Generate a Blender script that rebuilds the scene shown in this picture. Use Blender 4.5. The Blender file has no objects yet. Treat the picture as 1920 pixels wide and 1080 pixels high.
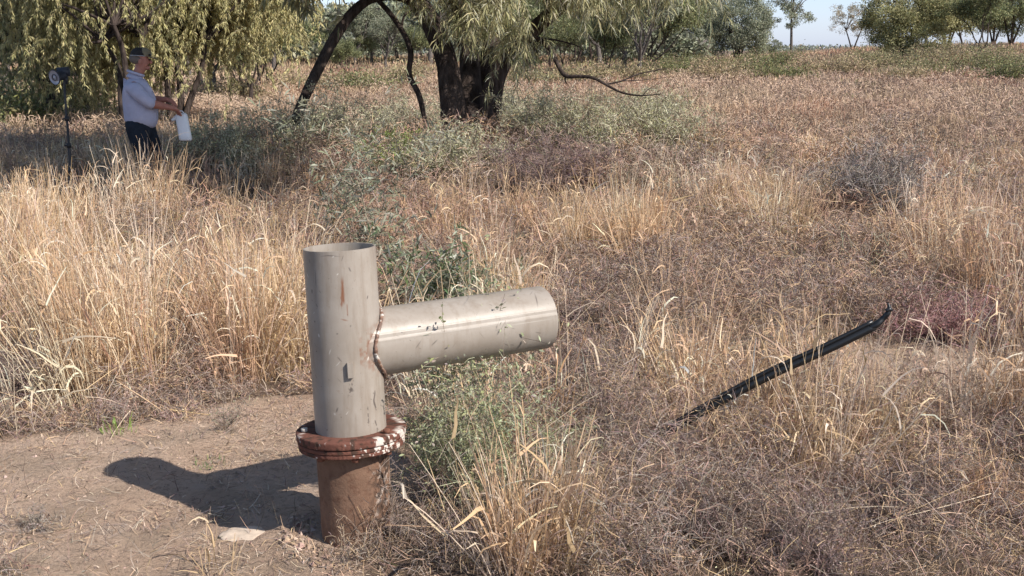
import bpy, math, numpy as np
from mathutils import Vector
rng = np.random.default_rng(7)
SC = bpy.context.scene
COL = SC.collection
R = math.radians

# ------------------------------------------------------------------ camera, sky, sun, exposure
F_PX = 2080.0; PITCH = R(12.1); H = 1.75
CP, SP = math.cos(PITCH), math.sin(PITCH)
cam_d = bpy.data.cameras.new('camera'); cam = bpy.data.objects.new('camera', cam_d); COL.objects.link(cam)
cam.location = (0, 0, H); cam.rotation_euler = (math.pi/2 - PITCH, 0, 0)
cam_d.sensor_width = 36; cam_d.lens = 36*F_PX/1920; cam_d.clip_start = .05; cam_d.clip_end = 9000
SC.camera = cam
SUN_EL = R(41.5); SUN_AZ = math.atan2(.838, -.546)
world = bpy.data.worlds.new('World'); SC.world = world; world.use_nodes = True
wn = world.node_tree.nodes; wl = world.node_tree.links
for n in list(wn): wn.remove(n)
sky = wn.new('ShaderNodeTexSky'); sky.sky_type = 'NISHITA'; sky.sun_disc = False
sky.sun_elevation = SUN_EL; sky.sun_rotation = SUN_AZ; sky.air_density = 1.0; sky.dust_density = .6; sky.ozone_density = 1.5
bg = wn.new('ShaderNodeBackground'); bg.inputs[1].default_value = .095
wo = wn.new('ShaderNodeOutputWorld')
# brighter, milky blue air low over the horizon
tcw = wn.new('ShaderNodeTexCoord'); sxw = wn.new('ShaderNodeSeparateXYZ'); wl.new(tcw.outputs['Generated'], sxw.inputs[0])
rw = wn.new('ShaderNodeValToRGB'); e_ = rw.color_ramp.elements; e_.new(.5)
for q_, (p_, c_) in enumerate([(0, (.26, .42, .90)), (.09, (.12, .30, .85)), (.30, (0, 0, 0))]): e_[q_].position = p_; e_[q_].color = (*c_, 1)
wl.new(sxw.outputs[2], rw.inputs[0])
bg2 = wn.new('ShaderNodeBackground'); wl.new(rw.outputs[0], bg2.inputs[0]); bg2.inputs[1].default_value = .40
ad = wn.new('ShaderNodeAddShader'); wl.new(sky.outputs[0], bg.inputs[0]); wl.new(bg.outputs[0], ad.inputs[0]); wl.new(bg2.outputs[0], ad.inputs[1])
wl.new(ad.outputs[0], wo.inputs[0])
sd = bpy.data.lights.new('sun', 'SUN'); so = bpy.data.objects.new('sun', sd); COL.objects.link(so)
sd.energy = 4.8; sd.angle = R(.5); sd.color = (1, .93, .84)
sv = Vector((math.sin(SUN_AZ)*math.cos(SUN_EL), math.cos(SUN_AZ)*math.cos(SUN_EL), math.sin(SUN_EL)))
so.rotation_euler = sv.to_track_quat('Z', 'Y').to_euler(); so.location = (20, -12, 20)
SC.view_settings.view_transform = 'Standard'; SC.view_settings.look = 'None'
SC.view_settings.exposure = .40; SC.view_settings.gamma = 1
SC.render.engine = 'CYCLES'
SC.cycles.max_bounces = 6; SC.cycles.transparent_max_bounces = 8; SC.cycles.diffuse_bounces = 3

# ------------------------------------------------------------------ picture geometry helpers
def ray(x, y):
    u = (x-960)/F_PX; v = (540-y)/F_PX
    return np.array([u, CP+v*SP, v*CP-SP])
def at(x, y, t): return np.array([0, 0, H]) + ray(x, y)*t

# ------------------------------------------------------------------ noise and terrain
_T = np.random.default_rng(3).random((256, 256))
def vn(x, y, s=1.0, o=0):
    x = np.asarray(x, float)*s+o*17.3+1000; y = np.asarray(y, float)*s+o*9.1+1000
    xi = np.floor(x).astype(int); yi = np.floor(y).astype(int); fx = x-xi; fy = y-yi
    fx = fx*fx*(3-2*fx); fy = fy*fy*(3-2*fy)
    a = _T[xi & 255, yi & 255]; b = _T[(xi+1) & 255, yi & 255]; c = _T[xi & 255, (yi+1) & 255]; d = _T[(xi+1) & 255, (yi+1) & 255]
    return (a*(1-fx)+b*fx)*(1-fy)+(c*(1-fx)+d*fx)*fy
def fbm(x, y, s, o=0, n=3):
    r = 0; a = .5; t = 0
    for k in range(n): r = r+a*vn(x, y, s*2**k, o+k*3); t += a; a *= .55
    return r/t
def sstep(a, b, x):
    t = np.clip((x-a)/(b-a), 0, 1); return t*t*(3-2*t)
PB = np.array([-.5615, 3.7726])
def gz(x, y):
    x = np.asarray(x, float); y = np.asarray(y, float)
    d = np.hypot(x, y)
    z = (fbm(x, y, .35, 1)-.5)*.16*sstep(3, 9, d)
    near = 1-sstep(9, 14, d)
    z = z+near*((fbm(x, y, 2.2, 2)-.5)*.035+(fbm(x, y, 9, 5)-.5)*.022+(fbm(x, y, 30, 8, 2)-.5)*.012)
    z = z+.5*np.exp(-((x+.6)/4.2)**2-((y-16.2)/3.0)**2)
    z = z+.85*sstep(28, 95, y)+1.45*sstep(45, 130, y)*sstep(12, 45, x-.12*(y-60))-1.1*sstep(110, 300, y)
    z = z+.25*sstep(25, 60, y)*(fbm(x, y, .05, 12)-.5)*2
    # hollow of eroded clay round the casing, right and front of it
    dx = x-PB[0]; dy = y-PB[1]; rr = np.hypot((dx-.10)*.8, dy+.02)
    z = z+.038*np.exp(-(rr/.34)**2)
    lip = np.exp(-((np.hypot(dx+.02, dy)-.24)/.06)**2)*sstep(.05, -.2, dx)
    z = z+.02*lip
    return z
def g(x, y):
    r = ray(x, y); t = H/-r[2] if r[2] < -.006 else 150
    for k in range(12):
        p = np.array([0, 0, H])+r*t
        t = t+(p[2]-float(gz(p[0], p[1])))/max(.02, -r[2])*.7
    p = np.array([0, 0, H])+r*t
    return p

# ------------------------------------------------------------------ materials
def mat(name, rough=.8, spec=.3):
    m = bpy.data.materials.new(name); m.use_nodes = True
    nt = m.node_tree; p = nt.nodes['Principled BSDF']
    p.inputs['Roughness'].default_value = rough; p.inputs['Specular IOR Level'].default_value = spec
    return m, nt, p
def noise(nt, scale, det=5, rough=.6, coord='Object', vec=None):
    n = nt.nodes.new('ShaderNodeTexNoise'); n.inputs['Scale'].default_value = scale; n.inputs['Detail'].default_value = det
    n.inputs['Roughness'].default_value = rough
    if vec is None:
        tc = nt.nodes.new('ShaderNodeTexCoord'); vec = tc.outputs[coord]
    nt.links.new(vec, n.inputs['Vector']); return n.outputs['Fac']
def ramp(nt, fac, stops):
    r = nt.nodes.new('ShaderNodeValToRGB'); e = r.color_ramp.elements
    while len(e) < len(stops): e.new(.5)
    for i, (p, c) in enumerate(stops): e[i].position = p; e[i].color = (*c, 1)
    nt.links.new(fac, r.inputs[0]); return r.outputs[0]
def mix(nt, fac, a, b, mode='MIX'):
    n = nt.nodes.new('ShaderNodeMix'); n.data_type = 'RGBA'; n.blend_type = mode
    for k, v in ((0, fac), (6, a), (7, b)):
        if hasattr(v, 'links'): nt.links.new(v, n.inputs[k])
        elif isinstance(v, (int, float)): n.inputs[k].default_value = v
        else: n.inputs[k].default_value = (*v, 1)
    return n.outputs[2]
def bump(nt, p, h, strength=.5, dist=.01, prev=None):
    b = nt.nodes.new('ShaderNodeBump'); b.inputs['Strength'].default_value = strength; b.inputs['Distance'].default_value = dist
    nt.links.new(h, b.inputs['Height'])
    if prev: nt.links.new(prev, b.inputs['Normal'])
    nt.links.new(b.outputs[0], p.inputs['Normal']); return b.outputs[0]
def simple(name, c, rough=.7, spec=.3, var=.15, scale=20, metal=0):
    m, nt, p = mat(name, rough, spec); p.inputs['Metallic'].default_value = metal
    col = ramp(nt, noise(nt, scale), [(.3, tuple(x*(1-var) for x in c)), (.7, tuple(min(1, x*(1+var)) for x in c))])
    nt.links.new(col, p.inputs['Base Color']); return m
def veg_mat(name, transl=.25, rough=.75):
    m, nt, p = mat(name, rough, .15)
    a = nt.nodes.new('ShaderNodeAttribute'); a.attribute_name = 'Col'
    nt.links.new(a.outputs['Color'], p.inputs['Base Color'])
    t = nt.nodes.new('ShaderNodeBsdfTranslucent'); nt.links.new(a.outputs['Color'], t.inputs['Color'])
    ms = nt.nodes.new('ShaderNodeMixShader'); ms.inputs[0].default_value = transl
    nt.links.new(p.outputs[0], ms.inputs[1]); nt.links.new(t.outputs[0], ms.inputs[2])
    nt.links.new(ms.outputs[0], nt.nodes['Material Output'].inputs[0])
    return m
M_GRASS = veg_mat('dry_grass', .28, .65); M_LEAF = veg_mat('leaf', .3, .55); M_TWIG = veg_mat('twig', .05, .9)
def bark_mat(name, c0, c1, scale=8):
    m, nt, p = mat(name, .95, .1)
    tc = nt.nodes.new('ShaderNodeTexCoord'); mp = nt.nodes.new('ShaderNodeMapping'); mp.inputs['Scale'].default_value = (1, 1, .22)
    nt.links.new(tc.outputs['Object'], mp.inputs[0])
    f = noise(nt, scale, 8, .7, vec=mp.outputs[0])
    nt.links.new(ramp(nt, f, [(.35, c0), (.65, c1)]), p.inputs['Base Color'])
    bump(nt, p, f, 1, .05); return m
M_BARK = bark_mat('dark_bark', (.028, .021, .018), (.11, .085, .075), 14)
M_BARKG = bark_mat('grey_bark', (.07, .06, .055), (.24, .21, .19), 12)

def ground_mat():
    m, nt, p = mat('dry_soil', .95, .1)
    tc = nt.nodes.new('ShaderNodeTexCoord'); v = tc.outputs['Object']
    c = ramp(nt, noise(nt, 1.3, 6, .6, vec=v), [(.3, (.53, .375, .275)), (.5, (.63, .46, .345)), (.72, (.69, .53, .415))])
    c = mix(nt, ramp(nt, noise(nt, 38, 6, .75, vec=v), [(.50, (0, 0, 0)), (.66, (.85, .85, .85))]), c, (.30, .215, .165))
    c = mix(nt, ramp(nt, noise(nt, 3.2, 4, .6, vec=v), [(.48, (0, 0, 0)), (.62, (.45, .45, .45))]), c, (.36, .28, .21))
    c = mix(nt, ramp(nt, noise(nt, 4.5, 5, .6, vec=v), [(.55, (0, 0, 0)), (.7, (.6, .6, .6))]), c, (.60, .47, .38))
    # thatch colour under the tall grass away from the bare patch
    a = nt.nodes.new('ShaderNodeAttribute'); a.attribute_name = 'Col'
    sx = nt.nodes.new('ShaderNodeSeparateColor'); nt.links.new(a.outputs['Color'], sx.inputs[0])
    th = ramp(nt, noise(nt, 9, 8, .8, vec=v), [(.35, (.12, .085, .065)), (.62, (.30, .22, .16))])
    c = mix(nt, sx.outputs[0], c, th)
    nt.links.new(c, p.inputs['Base Color'])
    b = bump(nt, p, noise(nt, 26, 9, .8, vec=v), 1, .035)
    vo = nt.nodes.new('ShaderNodeTexVoronoi'); vo.feature = 'DISTANCE_TO_EDGE'; vo.inputs['Scale'].default_value = 15
    nn = nt.nodes.new('ShaderNodeTexNoise'); nn.inputs['Scale'].default_value = 12; nt.links.new(v, nn.inputs['Vector'])
    mv = nt.nodes.new('ShaderNodeMix'); mv.data_type = 'VECTOR'; mv.inputs[0].default_value = .12
    nt.links.new(v, mv.inputs[4]); nt.links.new(nn.outputs['Color'], mv.inputs[5]); nt.links.new(mv.outputs[1], vo.inputs['Vector'])
    cr = ramp(nt, vo.outputs['Distance'], [(0, (0, 0, 0)), (.05, (1, 1, 1))])
    bump(nt, p, cr, .45, .010, b)
    return m

# ------------------------------------------------------------------ mesh buffers
class MB:
    def __init__(s): s.V = []; s.Q = []; s.C = []; s.n = 0
    def add(s, V, Q, C):
        V = np.asarray(V, np.float32).reshape(-1, 3); Q = np.asarray(Q, np.int64).reshape(-1, 4)
        C = np.asarray(C, np.float32)
        if C.ndim == 1: C = np.tile(C, (len(V), 1))
        s.V.append(V); s.Q.append(Q+s.n); s.C.append(C.reshape(-1, 3)); s.n += len(V)
    def mesh(s, name, m, smooth=False):
        V = np.concatenate(s.V); Q = np.concatenate(s.Q); C = np.concatenate(s.C)
        me = bpy.data.meshes.new(name); me.vertices.add(len(V)); me.vertices.foreach_set('co', V.ravel())
        me.loops.add(Q.size); me.loops.foreach_set('vertex_index', Q.ravel().astype(np.int32))
        me.polygons.add(len(Q)); me.polygons.foreach_set('loop_start', np.arange(0, Q.size, 4, dtype=np.int32))
        if smooth: me.polygons.foreach_set('use_smooth', np.ones(len(Q), bool))
        at_ = me.color_attributes.new('Col', 'FLOAT_COLOR', 'POINT')
        at_.data.foreach_set('color', np.concatenate([C, np.ones((len(C), 1), np.float32)], 1).ravel())
        me.materials.append(m); me.update(); me.validate()
        return me
    def build(s, name, m, parent=None, smooth=False):
        o = bpy.data.objects.new(name, s.mesh(name, m, smooth)); COL.objects.link(o)
        if parent: o.parent = parent; o.location = -Vector(parent.location)
        return o
def tag(o, label=None, cat=None, group=None, kind=None):
    for k, v in (('label', label), ('category', cat), ('group', group), ('kind', kind)):
        if v: o[k] = v
    return o
def empty(name, loc, label, cat, group=None):
    o = bpy.data.objects.new(name, None); COL.objects.link(o); o.location = loc; o.empty_display_size = .1
    return tag(o, label, cat, group)
def unit(v): return v/np.maximum(1e-9, np.linalg.norm(v, axis=-1, keepdims=True))
def rdir(n, up=0.0, r=None):
    r = r or rng
    v = r.normal(size=(n, 3)); v = unit(v); v[:, 2] += up; return unit(v)
def ribbons(mb, P, D, L, W, C0, C1, seg=3, droop=0., wob=.0, taper=.25, side=None):
    """n ribbons that start at P along D; returns their centre points (n, seg+1, 3)"""
    P = np.asarray(P, float); n = len(P); D = unit(np.asarray(D, float))
    L = np.broadcast_to(np.asarray(L, float), n); W = np.broadcast_to(np.asarray(W, float), n)
    droop = np.broadcast_to(np.asarray(droop, float), n)
    if side is None: side = rdir(n)
    pts = [P]; d = D; p = P
    for k in range(seg):
        d = d+np.stack([0*droop, 0*droop, -droop], 1)*(k+1)/seg*2/seg
        if wob: d = d+rng.normal(size=(n, 3))*wob
        d = unit(d); p = p+d*(L/seg)[:, None]; pts.append(p)
    pts = np.stack(pts, 1)
    tan = unit(pts[:, -1]-pts[:, 0]); s_ = unit(np.cross(tan, side))
    t = np.linspace(0, 1, seg+1); wk = (1-(1-taper)*t)
    off = s_[:, None, :]*(W[:, None]*wk[None, :])[:, :, None]*.5
    V = np.stack([pts-off, pts+off], 2)            # n, seg+1, 2, 3
    base = (np.arange(n)*(seg+1)*2)[:, None]+(np.arange(seg)*2)[None, :]
    Q = np.stack([base, base+1, base+3, base+2], -1)
    C0 = np.broadcast_to(C0, (n, 3)); C1 = np.broadcast_to(C1, (n, 3))
    C = C0[:, None, :]*(1-t)[None, :, None]+C1[:, None, :]*t[None, :, None]
    C = np.repeat(C[:, :, None, :], 2, 2)
    mb.add(V, Q, C); return pts
def leaves(mb, P, D, L, W, C, droop=0.):
    """lens-shaped leaves made of two quads"""
    P = np.asarray(P, float); n = len(P); D = unit(D); L = np.broadcast_to(L, n); W = np.broadcast_to(W, n)
    s_ = unit(np.cross(D, rdir(n))); D2 = D+np.array([0, 0, -1])*np.broadcast_to(droop, n)[:, None]; D2 = unit(D2)
    a = P; b = P+D*(L*.5)[:, None]; c = b+D2*(L*.5)[:, None]
    w0 = s_*(W*.15)[:, None]; w1 = s_*(W*.5)[:, None]; w2 = s_*(W*.06)[:, None]
    V = np.stack([a-w0, a+w0, b-w1, b+w1, c-w2, c+w2], 1)
    k = (np.arange(n)*6)[:, None]
    Q = np.concatenate([k+np.array([[0, 1, 3, 2]]), k+np.array([[2, 3, 5, 4]])], 1)
    C = np.broadcast_to(C, (n, 3)); mb.add(V, Q, np.repeat(C[:, None], 6, 1))
def tube(mb, pts, rad, sides=8, col=(.1, .1, .1), bumpy=0., cap=False, seed=0, sub=1):
    pts = np.asarray(pts, float); rad = np.broadcast_to(np.asarray(rad, float), len(pts)).copy()
    if sub > 1:                                           # Catmull-Rom
        n = len(pts); tt = np.linspace(0, n-1, (n-1)*sub+1); i = np.clip(tt.astype(int), 0, n-2); f = (tt-i)[:, None]
        e = np.vstack([2*pts[0]-pts[1], pts, 2*pts[-1]-pts[-2]])
        p0, p1, p2, p3 = e[i], e[i+1], e[i+2], e[i+3]
        rad = np.interp(tt, np.arange(n), rad)
        pts = .5*((2*p1)+(-p0+p2)*f+(2*p0-5*p1+4*p2-p3)*f**2+(-p0+3*p1-3*p2+p3)*f**3)
    n = len(pts); tg = unit(np.gradient(pts, axis=0))
    u = np.cross(tg[0], [0.31, .17, .94]);  u = u/np.linalg.norm(u) if np.linalg.norm(u) > .05 else np.array([1., 0, 0])
    U = []
    for k in range(n):
        u = u-tg[k]*u.dot(tg[k]); u = u/np.linalg.norm(u); U.append(u)
    U = np.array(U); Vv = np.cross(tg, U)
    th = np.linspace(0, 2*math.pi, sides, endpoint=False)
    rr = rad[:, None]*np.ones((1, sides))
    if bumpy:
        ph = seed*1.7
        rr = rr*(1+bumpy*(np.sin(th*3+ph+np.arange(n)[:, None]*.35)*.5+np.sin(th*5+ph*2-np.arange(n)[:, None]*.22)*.35+rng.normal(size=(n, sides))*.25))
    P = pts[:, None]+rr[..., None]*(U[:, None]*np.cos(th)[None, :, None]+Vv[:, None]*np.sin(th)[None, :, None])
    k = np.arange(n-1)[:, None]*sides; j = np.arange(sides)[None]; j2 = (j+1) % sides
    Q = np.stack([k+j, k+j2, k+sides+j2, k+sides+j], -1)
    V = P.reshape(-1, 3); Q = Q.reshape(-1, 4)
    if cap:
        V = np.vstack([V, pts[:1]-tg[:1]*rad[0]*.2, pts[-1:]+tg[-1:]*rad[-1]*.2]); a = len(V)-2; j = np.arange(0, sides, 2)
        Q = np.vstack([Q, np.stack([0*j+a, (j+2) % sides, (j+1) % sides, j], 1), np.stack([0*j+a+1, (n-1)*sides+j, (n-1)*sides+(j+1) % sides, (n-1)*sides+(j+2) % sides], 1)])
    mb.add(V, Q, np.array(col, float)); return pts

# palette (base colours)
STRAW = np.array([.60, .43, .27]); PALE = np.array([.76, .62, .47]); OCHRE = np.array([.47, .31, .18])
PINK = np.array([.43, .285, .215]); MAUVE = np.array([.29, .215, .185]); GREYB = np.array([.37, .31, .27]); DARKT = np.array([.13, .09, .07])
OLIVE = np.array([.22, .215, .095]); SAGE = np.array([.33, .35, .23]); GREEN = np.array([.16, .23, .06])
def pick(n, cols, w, var=.16, r=None):
    r = r or rng
    cols = np.array(cols); i = r.choice(len(cols), n, p=np.array(w)/sum(w))
    return np.clip(cols[i]*(1+r.normal(size=(n, 1))*var)+r.normal(size=(n, 3))*.012, .01, .95)

# ------------------------------------------------------------------ ground sheet
def make_ground():
    def axis(lo, hi, n, k): 
        u = np.linspace(math.asinh(lo*k), math.asinh(hi*k), n); return np.sinh(u)/k
    xs = axis(-4000, 4000, 900, .45)
    ys = 4.5+axis(-400, 5000, 800, .38)
    X, Y = np.meshgrid(xs, ys); Z = gz(X, Y)
    V = np.stack([X, Y, Z], -1).reshape(-1, 3)
    nx = len(xs); i = np.arange(len(ys)-1)[:, None]*nx; j = np.arange(nx-1)[None]
    Q = np.stack([i+j, i+j+1, i+j+nx+1, i+j+nx], -1).reshape(-1, 4)
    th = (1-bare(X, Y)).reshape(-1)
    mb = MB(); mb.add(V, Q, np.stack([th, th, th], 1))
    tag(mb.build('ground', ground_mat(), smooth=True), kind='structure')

def px(x, y):
    """picture position (1920 px) of ground points, used to lay out where the field is bare or grown"""
    x = np.asarray(x, float); y = np.asarray(y, float); z = -H
    Fd = np.maximum(.1, y*CP-z*SP); U = y*SP+z*CP
    return 960+F_PX*x/Fd, 540-F_PX*U/Fd
def blob(X, Y, cx, cy, rx, ry): return np.clip(1.3-((X-cx)/rx)**2-((Y-cy)/ry)**2, 0, 1)
B1 = g(250, 900); B2 = g(1730, 700); B3 = g(380, 1060); B4 = g(560, 785)
def bare(x, y):
    w = (fbm(x, y, 1.6, 21)-.5)*.9
    def e(c, rx, ry): return 1-((x-c[0])/rx)**2-((y-c[1])/ry)**2+w
    b = np.maximum.reduce([e(B1, 1.25, .78), e(B2, .62, .85), e(B3, .62, .6), e(B4, .55, .4)])
    return sstep(-.05, .25, b)
make_ground()

# ------------------------------------------------------------------ grass and undergrowth (stuff)
def frustum_pts(n, t0, t1, margin=1.22, power=0.):
    """random ground points in the view wedge, density falling as t^-power per area"""
    k = 2-power; u = rng.random(n)
    t = (t0**k+u*(t1**k-t0**k))**(1/k) if abs(k) > 1e-6 else t0*(t1/t0)**u
    x = (rng.random(n)*2-1)*(t*.4615*(margin-.06)+.95); return x, t
def tufts(mb, cx, cy, h, rad, per, col0, col1, leafy=.9, wpx=.0, up=2.0, seg=3, dr=1.):
    """arrays of tufts -> stalks with drooping leaves"""
    n = len(cx); per = np.asarray(per, int); i = np.repeat(np.arange(n), per); m = len(i)
    a = rng.random(m)*6.283; r = rad[i]*np.sqrt(rng.random(m))
    x = cx[i]+np.cos(a)*r; y = cy[i]+np.sin(a)*r; z = gz(x, y)-.02
    lean = np.stack([np.cos(a)*r/rad[i]*.30+rng.normal(size=m)*.10, np.sin(a)*r/rad[i]*.30+rng.normal(size=m)*.10, np.ones(m)], 1)
    tl = rng.normal(size=(n, 2))*.10; lean[:, :2] += tl[i]
    L = h[i]*(.45+.6*rng.random(m)); dist = np.hypot(x, y); wmin = dist*wpx/1109
    W = np.maximum(.0030+.0032*rng.random(m)**1.5, wmin)
    P = np.stack([x, y, z], 1)
    pts = ribbons(mb, P, lean, L, W, col0[i]*.92, col1[i], seg, .12+.25*rng.random(m)**2, .05, .45)
    # leaves
    k = int(m*leafy); j = rng.integers(0, m, k); s = .15+.8*rng.random(k)
    f = s*seg; q = np.minimum(f.astype(int), seg-1); fr = (f-q)[:, None]
    P2 = pts[j, q]*(1-fr)+pts[j, q+1]*fr
    d = unit(pts[j, q+1]-pts[j, q]); d = d*1.0+rdir(k)*(.3+.7*rng.random((k, 1))); d[:, 2] = np.abs(d[:, 2])*.9
    L2 = np.minimum(h[i][j]*.4, .05+.17*rng.random(k)**1.4+.08*(rng.random(k) < .12)); c = col1[i][j]*(.80+.30*rng.random((k, 1)))+np.array([.17, .16, .14])*(rng.random((k, 1)) < .35)
    c = np.clip(c, 0, .85)
    ribbons(mb, P2, d, L2, np.maximum(.005+.012*rng.random(k)**1.8, wmin[j]*1.2), c, c*1.05, 4, dr*(.2+3.0*rng.random(k)**1.6), .16, .25)

def twigs(mb, x, y, h, L, w, cols, seg=2, up=.25, wpx=.55, below=0):
    n = len(x); z = gz(x, y)+h*rng.random(n)**1.2-.01
    P = np.stack([x, y, z], 1); dist = np.hypot(x, y)
    ribbons(mb, P, rdir(n, up), L*(.5+rng.random(n)), np.maximum(w*(.6+.8*rng.random(n)), dist*wpx/1109), cols, cols*.95, seg, .3, .22, .5)

def forbs(mb, cx, cy, h, cols, per=7, tw=9, wpx=.55, w=.0022):
    n = len(cx); i = np.repeat(np.arange(n), per); m = len(i); a = rng.random(m)*6.283
    x = cx[i]+np.cos(a)*.02; y = cy[i]+np.sin(a)*.02; P = np.stack([x, y, gz(x, y)-.01], 1); dist = np.hypot(x, y)
    sp = .25+.9*rng.random(m); D = np.stack([np.cos(a)*sp, np.sin(a)*sp, np.ones(m)], 1)
    W = np.maximum(w, dist*wpx/1109)
    pts = ribbons(mb, P, D, h[i]*(.6+.6*rng.random(m)), W, cols[i], cols[i]*1.1, 4, .2, .12, .5)
    j = np.repeat(np.arange(m), tw); k = len(j); q = rng.integers(1, 5, k)
    c = np.clip(cols[i][j]*(.75+.5*rng.random((k, 1))), .02, .9)
    p2 = ribbons(mb, pts[j, q], rdir(k, .35), h[i][j]*(.12+.25*rng.random(k)), W[j]*.75, c, c, 2, .1, .3, .5)
    # seed husks and dead leaf scraps
    z = rng.integers(0, k, k); c2 = np.clip(c[z]*1.25+.03, 0, .8)
    leaves(mb, p2[z, rng.integers(0, 3, k)], rdir(k), np.maximum(.007*(.6+rng.random(k)), dist[j][z]*1.1/1109), np.maximum(.004, dist[j][z]*.8/1109), c2)

def veg_density(x, y):
    """patchiness fields: straw share and mauve share"""
    s = fbm(x, y, .9, 31); m = fbm(x, y, .55, 41); return s, m

def build_field():
    # ---- twiggy undergrowth, near
    mb = MB()
    x, y = frustum_pts(560000, 3.3, 9.5, power=.9)
    b = bare(x, y); s, m = veg_density(x, y); X, Y = px(x, y)
    right = sstep(900, 1150, X)
    dpipe = np.hypot(x-PB[0], y-PB[1])
    hollow = sstep(.36, .46, fbm(x, y, 3.1, 55, 2))
    foot = blob(X, Y, 850, 1000, 260, 110)
    keep = rng.random(len(x)) < (1-b)*(.45+.55*np.maximum(right, sstep(.35, .55, m)))*(.06+.94*hollow)*sstep(.10, .22, dpipe)+.05*b+.3*foot*(1-b)
    x, y, b, s, m, X, Y, right = [v[keep] for v in (x, y, b, s, m, X, Y, right)]
    hh = (.04+.36*sstep(.38, .68, fbm(x, y, 2.1, 51)))*(.6+.5*right)*(1-.85*b)
    # keep the view of the casing foot and flange clear
    sh = sstep(560, 600, X)*(1-sstep(770, 830, X))*sstep(830, 900, Y); hh = hh*(1-.75*sh)
    n = len(x); warm = (fbm(x, y, 1.3, 61) > .5)
    c = np.where(warm[:, None], pick(n, [MAUVE, GREYB, PINK, STRAW, DARKT], [2, 2, 3, 2.6, .7]), pick(n, [MAUVE, GREYB, PINK, STRAW, DARKT], [3.4, 3, 1.8, 1.2, 1.4]))
    twigs(mb, x, y, hh, .075, .0019, c, 2)
    x, y = frustum_pts(3800, 3.4, 9.5, power=.8); X, Y = px(x, y); b = bare(x, y)
    cl = fbm(x, y, 1.7, 57); k = (b < .2) & (rng.random(len(x)) < .25+.75*sstep(.42, .6, cl)) & (np.hypot(x-PB[0]-.1, y-PB[1]) > .34) & ~((X > 560) & (X < 800) & (Y > 800)); x, y, cl = x[k], y[k], cl[k]; n = len(x); X = X[k]
    forbs(mb, x, y, (.09+.22*sstep(.4, .65, cl)*rng.random(n)+.05*rng.random(n))*(.7+.4*sstep(900, 1150, X)), pick(n, [MAUVE*1.15, GREYB, PINK, MAUVE, STRAW], [2.4, 2.6, 2.4, 1.4, 1.6]), 8, 10)
    # stray straw stalks leaning across everything
    x, y = frustum_pts(3600, 3.6, 10, power=.7); k = (bare(x, y) < .5) & ~((px(x, y)[0] > 520) & (px(x, y)[0] < 820)); x, y = x[k], y[k]; n = len(x)
    c = pick(n, [STRAW, PALE, PINK], [4, 2, 2]); P = np.stack([x, y, gz(x, y)+.25*rng.random(n)*rng.random(n)], 1)
    ribbons(mb, P, rdir(n, .45), .12+.38*rng.random(n), .0024+.002*rng.random(n), c, c, 4, .15, .05, .5)
    o = mb.build('undergrowth', M_TWIG); tag(o, 'tangled mauve and brown dry undergrowth covering the soil', 'undergrowth', kind='stuff')
    # ---- undergrowth, middle distance
    mb = MB()
    x, y = frustum_pts(520000, 8.5, 60, power=1.65)
    s, m = veg_density(x, y); n = len(x)
    cl = fbm(x, y, 1.25, 51); k = rng.random(n) < .3+.7*sstep(.33, .45, cl); x, y, cl = x[k], y[k], cl[k]; n = len(x)
    X, Y = px(x, y); md = blob(X, Y, 800, 275, 520, 60)
    hh = (.06+.42*sstep(.38, .66, cl))*(1-.6*md)
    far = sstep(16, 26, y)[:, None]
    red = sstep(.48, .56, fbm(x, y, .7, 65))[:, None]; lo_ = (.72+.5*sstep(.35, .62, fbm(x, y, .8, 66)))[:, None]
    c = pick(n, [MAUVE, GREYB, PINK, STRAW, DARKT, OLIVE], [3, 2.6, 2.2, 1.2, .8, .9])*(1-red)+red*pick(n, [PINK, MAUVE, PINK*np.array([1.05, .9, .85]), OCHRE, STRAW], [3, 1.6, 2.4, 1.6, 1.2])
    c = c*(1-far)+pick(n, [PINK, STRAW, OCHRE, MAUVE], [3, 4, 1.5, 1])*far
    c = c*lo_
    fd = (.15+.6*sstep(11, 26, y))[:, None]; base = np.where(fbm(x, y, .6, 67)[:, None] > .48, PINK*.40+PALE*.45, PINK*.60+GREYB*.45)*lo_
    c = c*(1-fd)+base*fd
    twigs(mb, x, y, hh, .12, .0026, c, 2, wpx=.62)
    x, y = frustum_pts(7000, 7.5, 26, power=1.1); X, Y = px(x, y); cl = fbm(x, y, 1.1, 58)
    k = (rng.random(len(x)) < .2+.8*sstep(.45, .6, cl)) & (blob(X, Y, 800, 275, 520, 60) < .3); x, y, cl = x[k], y[k], cl[k]; n = len(x)
    forbs(mb, x, y, .16+.34*sstep(.42, .66, cl)*rng.random(n), pick(n, [MAUVE*1.1, GREYB, PINK, MAUVE*.8, OCHRE, SAGE*.8], [3, 2, 2.4, 1.5, .8, .6]), 7, 8, wpx=.6)
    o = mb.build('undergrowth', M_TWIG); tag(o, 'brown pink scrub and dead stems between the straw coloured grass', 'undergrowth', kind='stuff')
    # ---- straw tufts
    mb = MB()
    x, y = frustum_pts(4600, 4.6, 18, power=.6)
    b = bare(x, y); s = fbm(x, y, .75, 71); X, Y = px(x, y)
    SBL = [(60, 560, 130, 150), (215, 600, 95, 120), (490, 600, 100, 120), (150, 460, 160, 50), (1190, 480, 130, 80), (960, 560, 130, 60), (800, 480, 170, 45), (1420, 440, 100, 60), (1790, 520, 170, 110), (1640, 470, 90, 60), (1860, 330, 150, 60), (1480, 330, 120, 40), (600, 440, 120, 50)]
    sb_ = np.maximum.reduce([blob(X, Y, *q) for q in SBL])
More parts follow.
